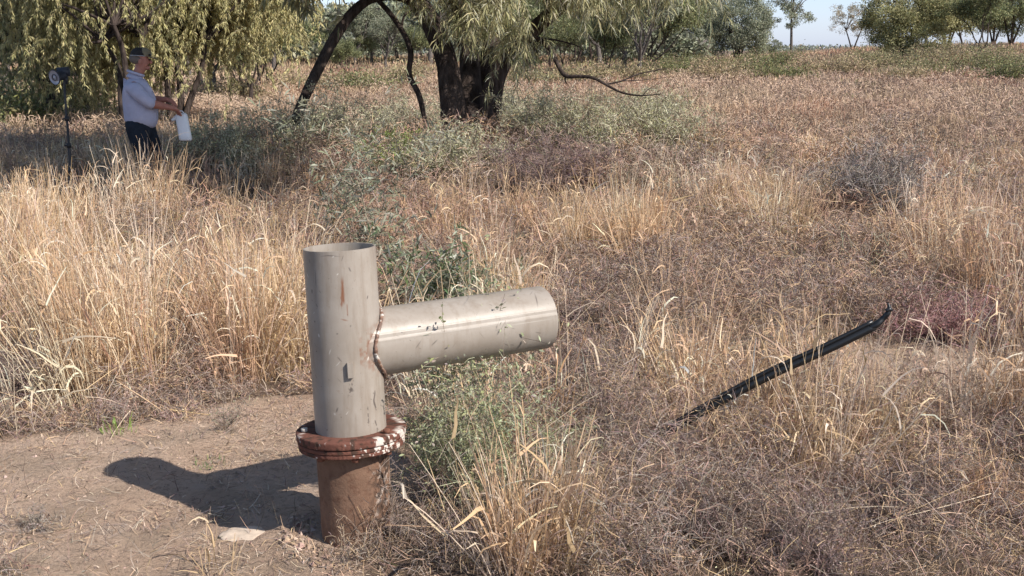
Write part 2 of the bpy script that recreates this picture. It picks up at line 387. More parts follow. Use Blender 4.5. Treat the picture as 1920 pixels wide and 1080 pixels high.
    p = np.clip(.80*sb_*sstep(.42, .52, fbm(x, y, 1.9, 77))+.42*sstep(.54, .62, s)*(1-.8*sstep(700, 500, X)*sstep(420, 500, Y))+.04, 0, 1)
    # few tall tufts in the twig carpet right of the pipe, none on the bare patch
    carpet = np.maximum.reduce([blob(X, Y, 1230, 740, 330, 270), blob(X, Y, 1500, 1020, 600, 150), blob(X, Y, 1400, 590, 330, 80), blob(X, Y, 1730, 700, 150, 160)])
    open_ = np.maximum(blob(X, Y, 640, 850, 200, 160), blob(X, Y, 1130, 640, 220, 150))
    mound = np.exp(-((x+.2)/3.4)**2-((y-15.4)/2.2)**2)
    p = p*(1-.93*np.clip(carpet, 0, 1))*(1-open_)*(b < .15)*(1-.95*mound)*(1-.96*blob(X, Y, 800, 290, 560, 75))*(1-.8*blob(X, Y, 1010, 340, 190, 60))*(1-.95*blob(X, Y, 1632, 430, 85, 55))*(1-.95*blob(X, Y, 1775, 640, 120, 60))*(1-.9*blob(X, Y, 690, 500, 75, 50))*(1-.85*blob(X, Y, 835, 600, 100, 45))
    k = rng.random(len(x)) < p; x, y, s = x[k], y[k], s[k]; n = len(x); X, Y = px(x, y)
    h = .30+.42*sstep(.42, .66, s)*(.7+.6*rng.random(n))+.08*rng.random(n)
    h = h*(1+.25*sstep(700, 300, X)*sstep(12, 6, y))*(1-.35*sstep(9, 15, y))
    cols = pick(n, [STRAW, PALE*.95, OCHRE, PINK*1.1], [5, 2.6, 1.2, 1.8], .12)
    tufts(mb, x, y, h, .05+.14*rng.random(n), (12+44*rng.random(n)**1.6).astype(int), cols, cols*1.12, 1.25, .6)
    o = mb.build('grass', M_GRASS); tag(o, 'tall straw coloured dry grass across the middle of the paddock', 'grass', kind='stuff')
    # ---- far grass
    mb = MB()
    x, y = frustum_pts(11000, 16, 150, 1.3, power=1.55)
    s = fbm(x, y, .25, 81); n = len(x)
    X, Y = px(x, y); mound = np.maximum(np.exp(-((x+.2)/3.6)**2-((y-15.8)/2.2)**2), blob(X, Y, 850, 265, 520, 75)); k = rng.random(n) > mound*.97; x, y, s = x[k], y[k], s[k]; n = len(x)
    rightf = sstep(2, 14, x)[:, None]; lf = fbm(x, y, .35, 83)[:, None]; lg = fbm(x, y*.5, .22, 87)[:, None]
    cols = pick(n, [STRAW, OCHRE, PINK], [6, 1.6, 1.2], .12)*(1-rightf)+pick(n, [STRAW, PINK*1.15, MAUVE*1.2, OLIVE], [2.6, 3.6, .9, .5], .10)*rightf
    cols = (cols*.6+np.array([.50, .39, .28])*.42)*(.86+.40*sstep(.35, .65, lf))*(1-.35*sstep(.55, .62, lg)*np.array([.6, 1, 1]))
    cols = np.where(rng.random((n, 1)) < .55*sstep(.58, .66, fbm(x, y*.6, .3, 89))[:, None], pick(n, [OLIVE*1.3, MAUVE], [2, 1]), cols)
    tufts(mb, x, y, (.18+.50*s)*(.6+.6*rng.random(n)), .1+.012*y, rng.integers(8, 17, n), cols, cols*1.08, .12, .75, seg=2)
    o = mb.build('grass', M_GRASS); tag(o, 'distant pinkish and straw coloured grass reaching towards the trees', 'grass', kind='stuff')
    # ---- litter on the bare soil
    mb = MB()
    x, y = frustum_pts(85000, 3.3, 8.5, power=.5)
    bb = bare(x, y); k = rng.random(len(x)) < .12+.88*np.maximum(sstep(.46, .60, fbm(x, y, 2.3, 91)), sstep(.95, .4, bb)*sstep(.0, .2, bb)); x, y = x[k], y[k]; n = len(x)
    P = np.stack([x, y, gz(x, y)+.004+.008*rng.random(n)], 1); d = rdir(n); d[:, 2] *= .12
    c = pick(n, [STRAW, PALE, GREYB, PINK, DARKT], [3, 2.2, 2, 3, 2.2])
    ribbons(mb, P, d, .02+.07*rng.random(n)**2, .0015+.002*rng.random(n), c, c, 2, .0, .2, .6, side=np.tile([0, 0, 1.], (n, 1)))
    o = mb.build('litter', M_TWIG); tag(o, 'broken straw and twigs littering the bare pinkish soil', 'litter', kind='stuff')
    # ---- clods
    mb = MB(); x, y = frustum_pts(26000, 3.3, 7.5, power=.5)
    k = rng.random(len(x)) < .15+.85*sstep(.5, .65, fbm(x, y, 2.3, 95)); x, y = x[k], y[k]; n = len(x)
    r = .002+.009*rng.random(n)**3; n2 = 260; aa = R(150)+rng.random(n2)*R(130); rr2 = .17+.12*rng.random(n2); x = np.append(x, PB[0]+np.cos(aa)*rr2); y = np.append(y, PB[1]+np.sin(aa)*rr2); r = np.append(r, .004+.014*rng.random(n2)**2); n = len(x)
    oc = np.array([[1, 0, 0], [0, 1, 0], [-1, 0, 0], [0, -1, 0], [0, 0, 1]], float)
    V = np.stack([x, y, gz(x, y)], 1)[:, None]+(oc[None]*(1+.5*rng.normal(size=(n, 5, 3)))*r[:, None, None])*np.array([1, 1, .75])
    kk = (np.arange(n)*5)[:, None]; Q = np.concatenate([kk+np.array([[0, 1, 4, 4]]), kk+np.array([[1, 2, 4, 4]]), kk+np.array([[2, 3, 4, 4]]), kk+np.array([[3, 0, 4, 4]])], 1)
    Q = np.stack([np.concatenate([kk+0, kk+1, kk+4, kk+3], 1), np.concatenate([kk+1, kk+2, kk+3, kk+4], 1)], 1)
    c = pick(n, [(.46, .33, .25), (.54, .41, .32), (.30, .21, .165)], [3, 2, .8])
    mb.add(V, Q, np.repeat(c[:, None], 5, 1))
    o = mb.build('soil_clods', M_TWIG); tag(o, 'small crumbs and clods of pinkish clay on bare soil', 'soil', kind='stuff')
build_field()

# ------------------------------------------------------------------ single tufts of tall grass (things)
def big_tuft(pxx, pxy, h, r, n, label, cols=(STRAW, PALE, OCHRE), w=(5, 2, 1), lean=(0, 0), leafy=.8, dr=1.):
    c = g(pxx, pxy); mb = MB()
    m = max(3, int(n/14)) if n > 60 else 1; a = rng.random(m)*6.283; q = r*np.sqrt(rng.random(m))
    cc = pick(m, list(cols), list(w), .10)
    tufts(mb, c[0]+np.cos(a)*q, c[1]+np.sin(a)*q*.8, h*(.75+.35*rng.random(m)), np.full(m, .07), np.full(m, 14 if n > 60 else n), cc, cc*1.15, leafy, .55, seg=4, dr=dr)
    root = empty('grass_tuft', tuple(c), label, 'grass tuft', 'tufts of tall dry grass')
    mb.build('blades', M_GRASS, root)
big_tuft(985, 1062, .60, .15, 300, 'straw coloured grass tuft in the foreground right of the rusty casing', leafy=.6, dr=.7)
big_tuft(200, 735, .95, .28, 420, 'tall dense straw tuft behind the bare soil on the far left')
big_tuft(80, 640, 1.0, .40, 420, 'tall pale straw tuft at the left edge of the field')
big_tuft(500, 700, .92, .26, 380, 'tall straw tuft just left of the upright steel pipe')
big_tuft(420, 640, .95, .30, 340, 'tall pale straw tuft between the left tuft and the upright pipe')
big_tuft(965, 610, .55, .24, 240, 'straw tuft growing behind the sideways steel branch pipe')
big_tuft(1255, 770, .52, .13, 130, 'straw tuft beside the buried end of the black hose')
big_tuft(1395, 850, .58, .22, 150, 'straw tuft crossed by the middle of the black hose')
big_tuft(1560, 900, .70, .20, 130, 'tall thin straw tuft under the raised end of black hose')
big_tuft(1890, 800, .50, .18, 100, 'sparse straw tuft right of the bare soil patch')
big_tuft(1150, 500, .75, .42, 330, 'tall straw tuft upright between the branch pipe and the tree')
big_tuft(1430, 470, .75, .36, 260, 'bright straw tuft with curled leaves left of the grey dead bush')
big_tuft(1790, 500, .85, .50, 380, 'tall straw tuft right of the grey dead bush')
big_tuft(280, 450, .98, .30, 260, 'straw tuft standing in front of the legs of the person')
big_tuft(165, 470, .85, .30, 240, 'straw tuft between the lamp stand and the person')
big_tuft(1300, 745, .46, .12, 120, 'slender straw tuft just behind the low end of the black hose')
big_tuft(1460, 790, .62, .14, 150, 'straw tuft rising in front of the middle of the black hose')
big_tuft(1520, 720, .50, .14, 130, 'straw tuft directly behind the upper half of the black hose')
big_tuft(1640, 860, .66, .12, 110, 'upright straw tuft below the bent tip of the black hose')
big_tuft(1215, 700, .50, .12, 90, 'pale straw tuft between branch pipe end and black hose')
big_tuft(1110, 1010, .34, .10, 90, 'short straw tuft at the right side of the foreground tuft')
big_tuft(1830, 960, .34, .14, 80, 'short sparse straw tuft in the lower right corner')
big_tuft(285, 425, .92, .26, 220, 'straw tuft close against the knees of the person')
big_tuft(385, 1078, .28, .06, 14, 'thin sparse straw tuft on the bare soil in the foreground', cols=(STRAW, STRAW*.9), w=(1, 1), leafy=.5, dr=.6)
big_tuft(60, 480, .8, .5, 330, 'straw tuft below the lamp stand at the left edge')
big_tuft(228, 808, .11, .018, 30, 'tiny bright green sprout on the bare soil', cols=((.30, .45, .10), (.36, .42, .16)), w=(1, 1), leafy=.2)
big_tuft(395, 868, .06, .03, 34, 'tiny green weed at the edge of the pipe shadow', cols=((.2, .27, .10), (.28, .3, .14)), w=(1, 1), leafy=.3)

# ------------------------------------------------------------------ shrubs
def shrub(p, w, h, label, cols, wts, nstem=40, nleaf=2500, lsize=.018, lw=.4, stemcol=MAUVE, twig=0, upr=.8, group=None, name='shrub', cat='shrub', spire=0., mask=None, droop=.3, cl=.35):
    p = np.asarray(p, float); dist = math.hypot(p[0], p[1]); px_ = dist/1109
    root = empty(name, tuple(p), label, cat, group)
    mb = MB(); a = rng.random(nstem)*6.283
    d = np.stack([np.cos(a)*w*.5, np.sin(a)*w*.5, h*(.35+.75*rng.random(nstem))], 1)*np.stack([rng.random(nstem)**.6]*2+[np.ones(nstem)], 1)
    L = np.linalg.norm(d, axis=1)*1.02
    P = p+np.stack([np.cos(a), np.sin(a), 0*a], 1)*w*.12*rng.random((nstem, 1)); P[:, 2] = gz(P[:, 0], P[:, 1])-.02
    sc = np.clip(np.array(stemcol)*(.8+.4*rng.random((nstem, 1))), 0, 1)
    pts = ribbons(mb, P, d+rng.normal(size=d.shape)*.06*h, L, max(.0035, px_*.8), sc, sc, 6, .15, .10, .4)
    # side shoots
    k = nstem*7; j = rng.integers(0, nstem, k); q = rng.integers(1, 7, k); P2 = pts[j, q]
    p2 = ribbons(mb, P2, rdir(k, .5), h*(.12+.22*rng.random(k)), max(.002, px_*.55), sc[j], sc[j]*1.1, 3, droop, .2, .5)
    if twig:
        j = rng.integers(0, k, twig); q = rng.integers(0, 4, twig); c = pick(twig, cols, wts)
        ribbons(mb, p2[j, q]+rng.normal(size=(twig, 3))*h*.03, rdir(twig, .1), h*.16*(.4+rng.random(twig)), max(.0018, px_*.5), c, c, 2, .1, .25, .6)
    mb.build('stems', M_TWIG, root)
    if nleaf:
        mb = MB(); j = rng.integers(0, k, nleaf); s = rng.random(nleaf)*3; q = np.minimum(s.astype(int), 2); f = (s-q)[:, None]
        P3 = p2[j, q]*(1-f)+p2[j, q+1]*f+rng.normal(size=(nleaf, 3))*lsize*cl
        tone = .8+.4*rng.random(k)
        c = pick(nleaf, cols, wts, .14)*tone[j][:, None]
        leaves(mb, P3, rdir(nleaf, .25), np.maximum(lsize*(.6+.8*rng.random(nleaf)), px_*1.1), np.maximum(lsize*lw, px_*.7), c, .2)
        mb.build('foliage', M_LEAF, root)
    return root
SB = [SAGE*1.15, SAGE*1.4, np.array([.36, .38, .20]), GREYB]
shrub(g(905, 955), .52, .70, 'grey green saltbush with thin spires in front of the branch pipe', SB, [4, 2, 3, .8], 52, 8000, .014, .5, (.30, .25, .18), 900)
shrub(g(893, 945), .20, 1.0, 'thin leafy sprigs standing up across the side pipe', SB, [3, 2, 3, 1], 9, 1000, .018, .5, (.28, .22, .17), 60, name='leafy_sprigs', cat='weed')
shrub(g(1030, 930), .36, .40, 'thin dull green weed right of the saltbush by the pipe', SB, [2, 1, 3, 2], 26, 1500, .011, .5, (.30, .25, .18), 900)
shrub(g(810, 890), .20, .26, 'low shaded green weed close beside the rusty flange', SB, [3, 1, 4, .5], 20, 1300, .012, .5, (.2, .2, .12), 200)
shrub(g(690, 490), .85, 1.36, 'tall thin sapling with narrow blue grey leaves behind the upright pipe', [np.array([.27, .28, .20]), np.array([.37, .37, .29]), np.array([.19, .20, .13])], [3, 3, 1], 15, 1500, .075, .2, (.32, .26, .2), 40, name='sapling', cat='sapling')
shrub(g(835, 590), 1.0, .52, 'low silvery long leaved plant behind the pipe joint', [np.array([.26, .28, .19]), np.array([.42, .43, .34]), np.array([.13, .17, .08])], [3, 2, 3], 34, 2200, .07, .2, (.2, .17, .12), 100, name='plant', cat='plant')
shrub(g(1632, 428), .82, .74, 'round dead grey tangled bush in the straw grass', [GREYB*.8, GREYB*.6, np.array([.46, .42, .39])], [3, 3, 1], 210, 0, stemcol=(.31, .27, .25), twig=9000, name='dead_bush')
shrub(g(1690, 352), .75, .42, 'dark brown dead bush behind the round grey one', [MAUVE, DARKT], [3, 2], 60, 0, stemcol=(.2, .14, .12), twig=2600, name='dead_bush')
shrub(g(1775, 632), .80, .32, 'low reddish purple bush near the tip of the black hose', [np.array([.40, .21, .21]), np.array([.50, .33, .31]), MAUVE*1.2], [4, 3, 2], 150, 3600, .010, .5, (.30, .18, .165), 3000, name='purple_bush', cat='bush')
shrub(g(1010, 365), 1.3, .66, 'dark mauve dry bush below the trunk mound', [MAUVE*.8, np.array([.22, .165, .16]), PINK*.8], [4, 3, 1.5], 90, 0, stemcol=(.22, .16, .15), twig=5200, name='dry_bush')
shrub(g(1095, 350), .9, .5, 'smaller dark reddish brown dry bush right of the mauve one', [MAUVE, PINK, DARKT], [4, 2, 1.5], 60, 0, stemcol=(.2, .13, .11), twig=2600, name='dry_bush')
shrub(g(735, 322), .7, .5, 'fresh yellow green weed on the shaded slope left of trunk', [np.array([.28, .34, .10]), np.array([.2, .27, .08])], [1, 1], 30, 1800, .03, .4, (.2, .2, .1), 100)
shrub(g(420, 800), .28, .20, 'small grey twiggy forb beside the shadow on the bare soil', [GREYB, MAUVE, SAGE], [2, 2, 1], 14, 260, .010, .5, (.25, .2, .16), 160)
shrub(g(70, 990), .18, .10, 'little grey dead forb on the soil in the lower left', [GREYB, GREYB*.7], [2, 2], 24, 0, stemcol=(.25, .22, .19), twig=500, name='dead_bush')
shrub(g(655, 1058), .22, .12, 'low dead weed at the left front foot of the rusty casing', [MAUVE, GREYB, STRAW], [2, 2, 1], 16, 0, stemcol=(.34, .27, .2), twig=260, name='dead_weed', cat='weed')
shrub(g(765, 1010), .30, .28, 'dead twiggy weed at the right side of the rusty casing', [MAUVE, GREYB, DARKT], [2, 2, 1], 24, 0, stemcol=(.26, .2, .16), twig=600, name='dead_weed', cat='weed')
shrub(g(720, 1040), .30, .24, 'thin dead twiggy weed standing against the rusty casing', [MAUVE, GREYB, STRAW], [2, 2, 1], 18, 0, stemcol=(.33, .25, .19), twig=170, name='dead_weed', cat='weed')
TWL = [(1095, 760, .50, .38, 'mauve grey twiggy bush just right of the side pipe end'), (1150, 880, .46, .36, 'dark twiggy bush between the foreground tuft and the black hose'), (1215, 640, .50, .32, 'purplish twiggy bush behind the low end of the hose, right of side pipe'),
       (1290, 1010, .50, .30, 'grey purple twiggy bush below the low end of the black hose'), (1480, 1040, .55, .28, 'wide purplish twiggy bush at the bottom edge under the hose'), (1700, 985, .50, .26, 'brown twiggy bush at the lower right under the bent hose tip'),
       (1830, 860, .46, .26, 'dark brown twiggy bush at the right edge below the bare patch'), (1060, 640, .42, .34, 'dark twiggy bush directly behind the open end of the side pipe'), (30, 760, .50, .30, 'grey twiggy bush at the left edge where grass meets bare soil')]
for x, y, w, h, lab in TWL:
    tc_ = [MAUVE*.9, MAUVE*1.1, GREYB*.9, DARKT]
    shrub(g(x, y), w, h, lab, tc_, [3, 3, 2, 2], 60, 700, stemcol=(.20, .15, .13), lsize=.007, lw=.6, twig=5200, name='twiggy_bush', cat='bush', group='dry twiggy bushes in the near ground')
mnd = [(400, 318, 1.2, .45, 'leftmost'), (475, 322, 1.3, .5, ''), (560, 300, 1.4, .55, ''), (640, 285, 1.5, .6, ''), (700, 262, 1.6, .55, ''), (775, 262, 1.5, .6, ''), (840, 268, 1.3, .6, ''), (905, 262, 1.5, .75, ''), (975, 262, 1.5, .8, ''), (1040, 275, 1.3, .6, ''), (1110, 285, 1.3, .55, ''), (1180, 275, 1.3, .6, ''), (1250, 285, 1.3, .65, ''), (870, 320, 1.2, .45, ''), (780, 330, 1.1, .4, ''), (945, 232, 1.2, .6, ''), (1230, 240, 1.6, .6, '')]
mlab = ['grey green saltbush beside the standing person, low and spreading', 'grey saltbush just right of the white bag', 'grey saltbush at the foot of the leaning dark limb', 'silvery saltbush right of the leaning limb foot', 'shaded grey saltbush between leaning limb and thin bent limb', 'dark shaded saltbush under the thin bent limb', 'grey saltbush at the left foot of the big trunk', 'tall silvery saltbush in front of the big trunk', 'largest silvery saltbush at the right foot of the big trunk', 'grey saltbush a step right of the big trunk', 'pale saltbush under the crooked bare low branch', 'pale green saltbush near the tip of crooked bare branch', 'rounded yellowish green bush right of the crooked branch tip', 'low olive saltbush on the front slope of the mound', 'low grey saltbush on the mound left of the mauve dry bush', 'saltbush tucked behind the right side of the big trunk', 'far pale saltbush beyond the crooked branch tip']
for (x, y, w, h, _), lab in zip(mnd, mlab):
    c = g(x, y); ol = 1 if x > 1090 else .25
    cs = [np.array([.46, .44, .31]), np.array([.58, .56, .42]), np.array([.42, .41, .23]), np.array([.31, .29, .19])]
    shrub(c, w*1.15, h*1.35, lab, cs, [4, 2.2, 1+3*ol, 1.5], 60, 5600, .036, .36, (.22, .18, .14), 700, group='saltbushes on the mound round the tree', name='saltbush', cat='saltbush', cl=.8)
# olive bushes in front of the tree lines
k = 0
OC = [np.array([.30, .275, .14]), np.array([.40, .36, .19]), np.array([.22, .21, .11]), np.array([.40, .31, .19])]
bl = [(30, 250, 2.6, 1.0), (140, 225, 2.2, .8), (60, 215, 3, 1.0), (430, 190, 2.6, .7), (560, 175, 3.2, .8), (700, 168, 3.5, .8), (750, 160, 3, .8),
      (1010, 160, 3, .7), (1090, 155, 3.2, .9), (1170, 150, 3.6, .8), (1260, 142, 4, .9), (1340, 150, 3.4, 1.0), (1400, 140, 4, .9), (1470, 150, 3.0, .8), (1540, 135, 4, 1.1), (1600, 142, 3, .8), (1660, 128, 4, .9), (1730, 138, 4, 1.0), (1800, 125, 4, 1.0), (1850, 135, 4, .9), (1915, 128, 4, 1.1), (1300, 128, 4, 1.0), (1450, 122, 5, 1.1), (1620, 116, 5, 1.0), (1780, 110, 5, 1.0), (1700, 150, 2.4, .6), (1900, 150, 3, .8)]
side = ['near the lamp stand', 'behind the standing person', 'in the gap between trees', 'beyond the big trunk', 'in the low hedge on the right horizon']
bl.sort(); seen = {}
for x, y, w, h in bl:
    c = g(x, y); z = 0 if x < 120 else 1 if x < 500 else 2 if x < 800 else 3 if x < 1200 else 4
    if z < 2: lab = {30: 'nearest olive bush at the left edge behind the lamp stand', 140: 'olive bush directly behind the lamp stand pole', 60: 'farther olive bush at the left edge', 430: 'low olive bush right of the standing person'}[x]
    else:
        seen[z] = seen.get(z, -1)+1; lab = ['first', 'second', 'third', 'fourth', 'fifth', 'sixth', 'seventh', 'eighth', 'ninth', 'tenth', 'eleventh', 'twelfth', 'thirteenth', 'fourteenth', 'fifteenth', 'sixteenth', 'seventeenth', 'eighteenth'][seen[z]]+' low olive bush from the left '+side[z]
    ocv = rng.random(); OCv = [q*(.8+.5*ocv)*np.array([1+.25*(ocv-.5), 1, 1+.3*(ocv-.3)]) for q in OC]
    shrub(c, w*1.1, h*(.6+.6*rng.random()), lab, OCv, [4, 2, 2, 1.2], 36, 4200, .10, .5, (.14, .11, .08), 0, group='olive bushes '+side[z], name='olive_bush', cat='bush', cl=2.2)

# ------------------------------------------------------------------ trees
def grow(mb, p, d, L, r, lev, tips, sides, wob=.18, up=.12, split=(3, 4), shrink=.68, spread=.75, minr=.012):
    seg = 5; pts = [np.array(p, float)]; dd = np.array(d, float)
    for k in range(seg):
        dd = dd+rng.normal(size=3)*wob+np.array([0, 0, up]); dd /= np.linalg.norm(dd); pts.append(pts[-1]+dd*L/seg)
    tube(mb, pts, np.linspace(r, r*.6, seg+1), sides, bumpy=.06 if sides > 5 else 0)
    if lev == 0: tips.append((pts[-1], dd)); tips.append((pts[3], dd)); return
    for c in range(rng.integers(*split, endpoint=True)):
        q = pts[-1] if c < 2 else pts[rng.integers(2, seg)]
        v = rng.normal(size=3); v -= dd*v.dot(dd); v /= np.linalg.norm(v)
        grow(mb, q, unit(dd+v*spread*(.6+.6*rng.random())), L*shrink*(.8+.4*rng.random()), max(minr, r*.55), lev-1, tips, max(3, sides-2), wob, up, split, shrink, spread, minr)
def gum_meshes(h, trunk, spread, cols, wts, nclump=6, leaf=.22, clump=.9, flat=.6, lev=2, perclump=90, barkm=None, stems=1, lean=.1):
    tb = MB(); tips = []
    for s in range(stems):
        a = rng.random()*6.283; off = .0 if stems == 1 else .25
        d0 = np.array([math.cos(a)*(lean+off*.8), math.sin(a)*(lean+off*.8), 1.])
        pp = [np.array([math.cos(a)*off, math.sin(a)*off, -.3])]
        for k in range(5): d0 = d0+rng.normal(size=3)*.06; d0 /= np.linalg.norm(d0); pp.append(pp[-1]+d0*h*trunk/5)
        r0 = h*.022*(1 if stems == 1 else .7)
        tube(tb, pp, np.linspace(r0*1.2, r0*.75, 6), 8, bumpy=.08)
        for c in range(4 if stems == 1 else 2):
            v = rng.normal(size=3); v[2] = abs(v[2])*.3; v /= np.linalg.norm(v)
            grow(tb, pp[-1-(c % 2)], unit(d0+v*spread), h*(1-trunk)*.46, r0*.6, lev, tips, 6, spread=spread, minr=.02)
    lb = MB()
    T = np.array([t[0] for t in tips]); 
    k = len(T); per = perclump; j = np.repeat(np.arange(k), per); n = len(j)
    sz = clump*(.6+.8*rng.random(k)); off = rdir(n)*(rng.random(n)**.45)[:, None]*sz[j][:, None]; off[:, 2] *= flat; off[:, 2] += .15*sz[j]
    tone = .72+.5*rng.random(k); c = pick(n, cols, wts, .16)*tone[j][:, None]
    d = rdir(n, -.5)
    leaves(lb, T[j]+off, d, leaf*(.6+.8*rng.random(n)), leaf*.38, c, .3)
    return tb, lb
def bushy(h, w, lo, cols, wts, nt=70, per=150, leaf=.26, clump=.9, stems=4):
    tb = MB(); v = rdir(nt)*(.45+.55*rng.random((nt, 1))**.5); zc = (h+lo)/2; T = np.array([0, 0, zc])+v*np.array([w/2, w/2, (h-lo)/2])*(.85+.3*rng.random((nt, 1)))
    for k in range(stems):
        a = k*6.283/stems+rng.random(); e = np.array([math.cos(a)*w*.16, math.sin(a)*w*.16, h*.5]); m = np.array([math.cos(a)*w*.07, math.sin(a)*w*.07, h*.22])
        tube(tb, [[0, 0, -.3], m, e], [h*.018, h*.014, h*.009], 7, bumpy=.08, sub=3)
        for q in T[rng.choice(nt, 9)]: tube(tb, [m*.3+e*.7, (e+q)/2+[0, 0, .1*h*rng.random()], q], [h*.008, h*.005, h*.002], 4, sub=2)
    lb = MB(); j = np.repeat(np.arange(nt), per); n = len(j); sz = clump*(.6+.8*rng.random(nt))
    off = rdir(n)*(rng.random(n)**.5)[:, None]*sz[j][:, None]; off[:, 2] *= .75
    c = pick(n, cols, wts, .16)*(.72+.5*rng.random(nt))[j][:, None]; P = T[j]+off; k = P[:, 2] > .1
    leaves(lb, P[k], rdir(k.sum(), -.3), leaf*(.6+.8*rng.random(k.sum())), leaf*.4, c[k], .3)
    return tb, lb
P_tall = bushy_late = None
def tree_from(tb, lb, p, label, group, rz=0, s=1., barkm=None, name='gum_tree', cat='tree', cache={}):
    key = id(tb)
    root = empty(name, tuple(p), label, cat, group); root.rotation_euler = (0, 0, rz); root.scale = (s, s, s)
    if key not in cache: cache[key] = (tb.mesh('trunk', barkm or M_BARK, True), lb.mesh('crown', M_LEAF), tb)
    for nm, me in (('trunk', cache[key][0]), ('crown', cache[key][1])):
        o = bpy.data.objects.new(nm, me); COL.objects.link(o); o.parent = root
    return root
GC = [np.array([.31, .33, .235]), np.array([.42, .43, .31]), np.array([.22, .24, .17])]  # grey green gum leaves, lightened in colour to stand in for distance haze
GB = [np.array([.25, .27, .14]), np.array([.33, .33, .17]), np.array([.17, .19, .10])]
BR = [np.array([.40, .33, .24]), np.array([.26, .26, .16]), np.array([.36, .26, .17])]
YL = [np.array([.42, .39, .19]), np.array([.56, .50, .27]), np.array([.31, .30, .17])]
P_gum = [gum_meshes(14, .24, .85, GC, [3, 2, 2], leaf=.30, clump=1.35, perclump=110) for _ in range(4)]
P_tall = None
P_dense = [bushy(9, 8.8, .4, GC, [3, 2, 3], 95, 330, clump=1.25), bushy(9, 9.5, .6, GC, [3, 2, 2], 80, 260, clump=1.2)]
P_brown = None
P_brown = bushy(9, 10, 2.6, BR, [3, 2, 1], 46, 95, leaf=.24, clump=.95, stems=2)
P_tall = bushy(14, 6.6, 3.4, GC, [3, 2, 2], 44, 100, leaf=.30, clump=.85, stems=2)
YO = [np.array([.35, .34, .17]), np.array([.46, .43, .23]), np.array([.24, .24, .12])]
P_olive = bushy(9, 9.6, .2, YO, [3, 3, 2], 110, 330, clump=1.25)
P_round = [bushy(9, 8.8, 1.9, YO, [3, 2, 2], 80, 260, clump=1.2), bushy(9, 9, 2.2, GB, [3, 2, 2], 80, 240, clump=1.2)]
P_dark = [gum_meshes(9, .24, 1.0, GB, [3, 2, 3], leaf=.26, clump=1.15, perclump=110, stems=2) for _ in range(2)]
def put(P, x, ybase, t, htpx, h0, label, group=None, rz=None, **kw):
    c = at(x, ybase, t); z = float(gz(c[0], c[1])); s = htpx/F_PX*t/h0
    return tree_from(P[0], P[1], (c[0], c[1], z-.05), label, group, rng.random()*6.28 if rz is None else rz, s, barkm=M_BARKG if h0 > 10 or P in P_gum else M_BARK, **kw)
# right hand trees, from left to right
put(P_dense[0], 1385, 108, 85, 120, 9, 'dense rounded grey green tree standing alone left of the sky gap')
put(P_dense[1], 1452, 103, 150, 28, 9, 'small distant brownish bush tree at the foot of the sky gap')
put(P_tall, 1484, 100, 120, 165, 14, 'tall slender open gum tree standing in the sky gap')
put(P_brown, 1598, 100, 120, 92, 9, 'open brownish green gum tree right of the slender one')
put(P_olive, 1695, 100, 85, 150, 9, 'big dense olive tree with foliage down to the ground on the right')
put(P_round[0], 1775, 90, 100, 125, 9, 'olive tree right of the big dense olive tree')
put(P_dark[1], 1838, 95, 80, 150, 9, 'dark trunked forked tree near the right edge of the horizon')
put(P_round[1], 1895, 85, 105, 130, 9, 'grey green tree at the right edge of the picture')
put(P_gum[1], 1940, 80, 120, 150, 14, 'gum tree partly outside the right edge')
put(P_dark[0], 1810, 92, 130, 120, 9, 'thin dark stemmed tree between the olive tree and the forked tree')
put(P_round[0], 1862, 90, 120, 110, 9, 'low round tree just right of the dark forked tree')
put(P_gum[2], 1735, 92, 160, 110, 14, 'pale distant gum showing above the olive tree')
put(P_dense[0], 1300, 112, 85, 95, 9, 'grey green bushy tree left of the dense rounded tree')
put(P_dark[1], 1235, 120, 60, 190, 9, 'bare limbed dark tree between the big trunk and the rounded tree')
put(P_gum[3], 1335, 108, 130, 160, 14, 'gum with pale crown rising behind the rounded tree')
put(P_gum[1], 1270, 110, 110, 190, 14, 'tall gum rising behind the bare limbed dark tree')
ORD = ['first', 'second', 'third', 'fourth', 'fifth', 'sixth', 'seventh', 'eighth', 'ninth', 'tenth', 'eleventh', 'twelfth', 'thirteenth', 'fourteenth', 'fifteenth', 'sixteenth', 'seventeenth', 'eighteenth', 'nineteenth', 'twentieth', 'twenty first', 'twenty second']
g1 = 'gum trees in the far line left of the big trunk'; g2 = 'gum trees in the far line right of the big trunk'; g3 = 'gum trees behind the weeping trees on the left'
for q, (x, hp) in enumerate([(515, 205), (532, 150), (548, 180), (572, 190), (590, 150), (610, 160), (625, 140), (640, 175), (668, 165), (690, 140), (700, 175), (722, 165), (745, 150), (768, 200), (785, 150), (805, 190)]):
    t = 58+rng.random()*35
    hp = hp*(.60 if 545 < x < 730 else .85)
    put(P_gum[rng.integers(4)] if rng.random() < .65 else P_dark[rng.integers(2)], x+rng.normal()*3, 150, t, hp, 12, ORD[q]+' gum from the left in the far tree line left of the big trunk', g1)
for q, (x, hp) in enumerate([(975, 160), (1000, 140), (1025, 150), (1050, 130), (1075, 150), (1098, 140), (1122, 150), (1145, 140), (1168, 160), (1200, 150)]):
    t = 52+rng.random()*30
    put(P_dark[rng.integers(2)] if rng.random() < .6 else P_gum[rng.integers(4)], x+rng.normal()*3, 140, t, hp*1.15, 11, ORD[q]+' dull green tree from the left in the line right of the big trunk', g2)
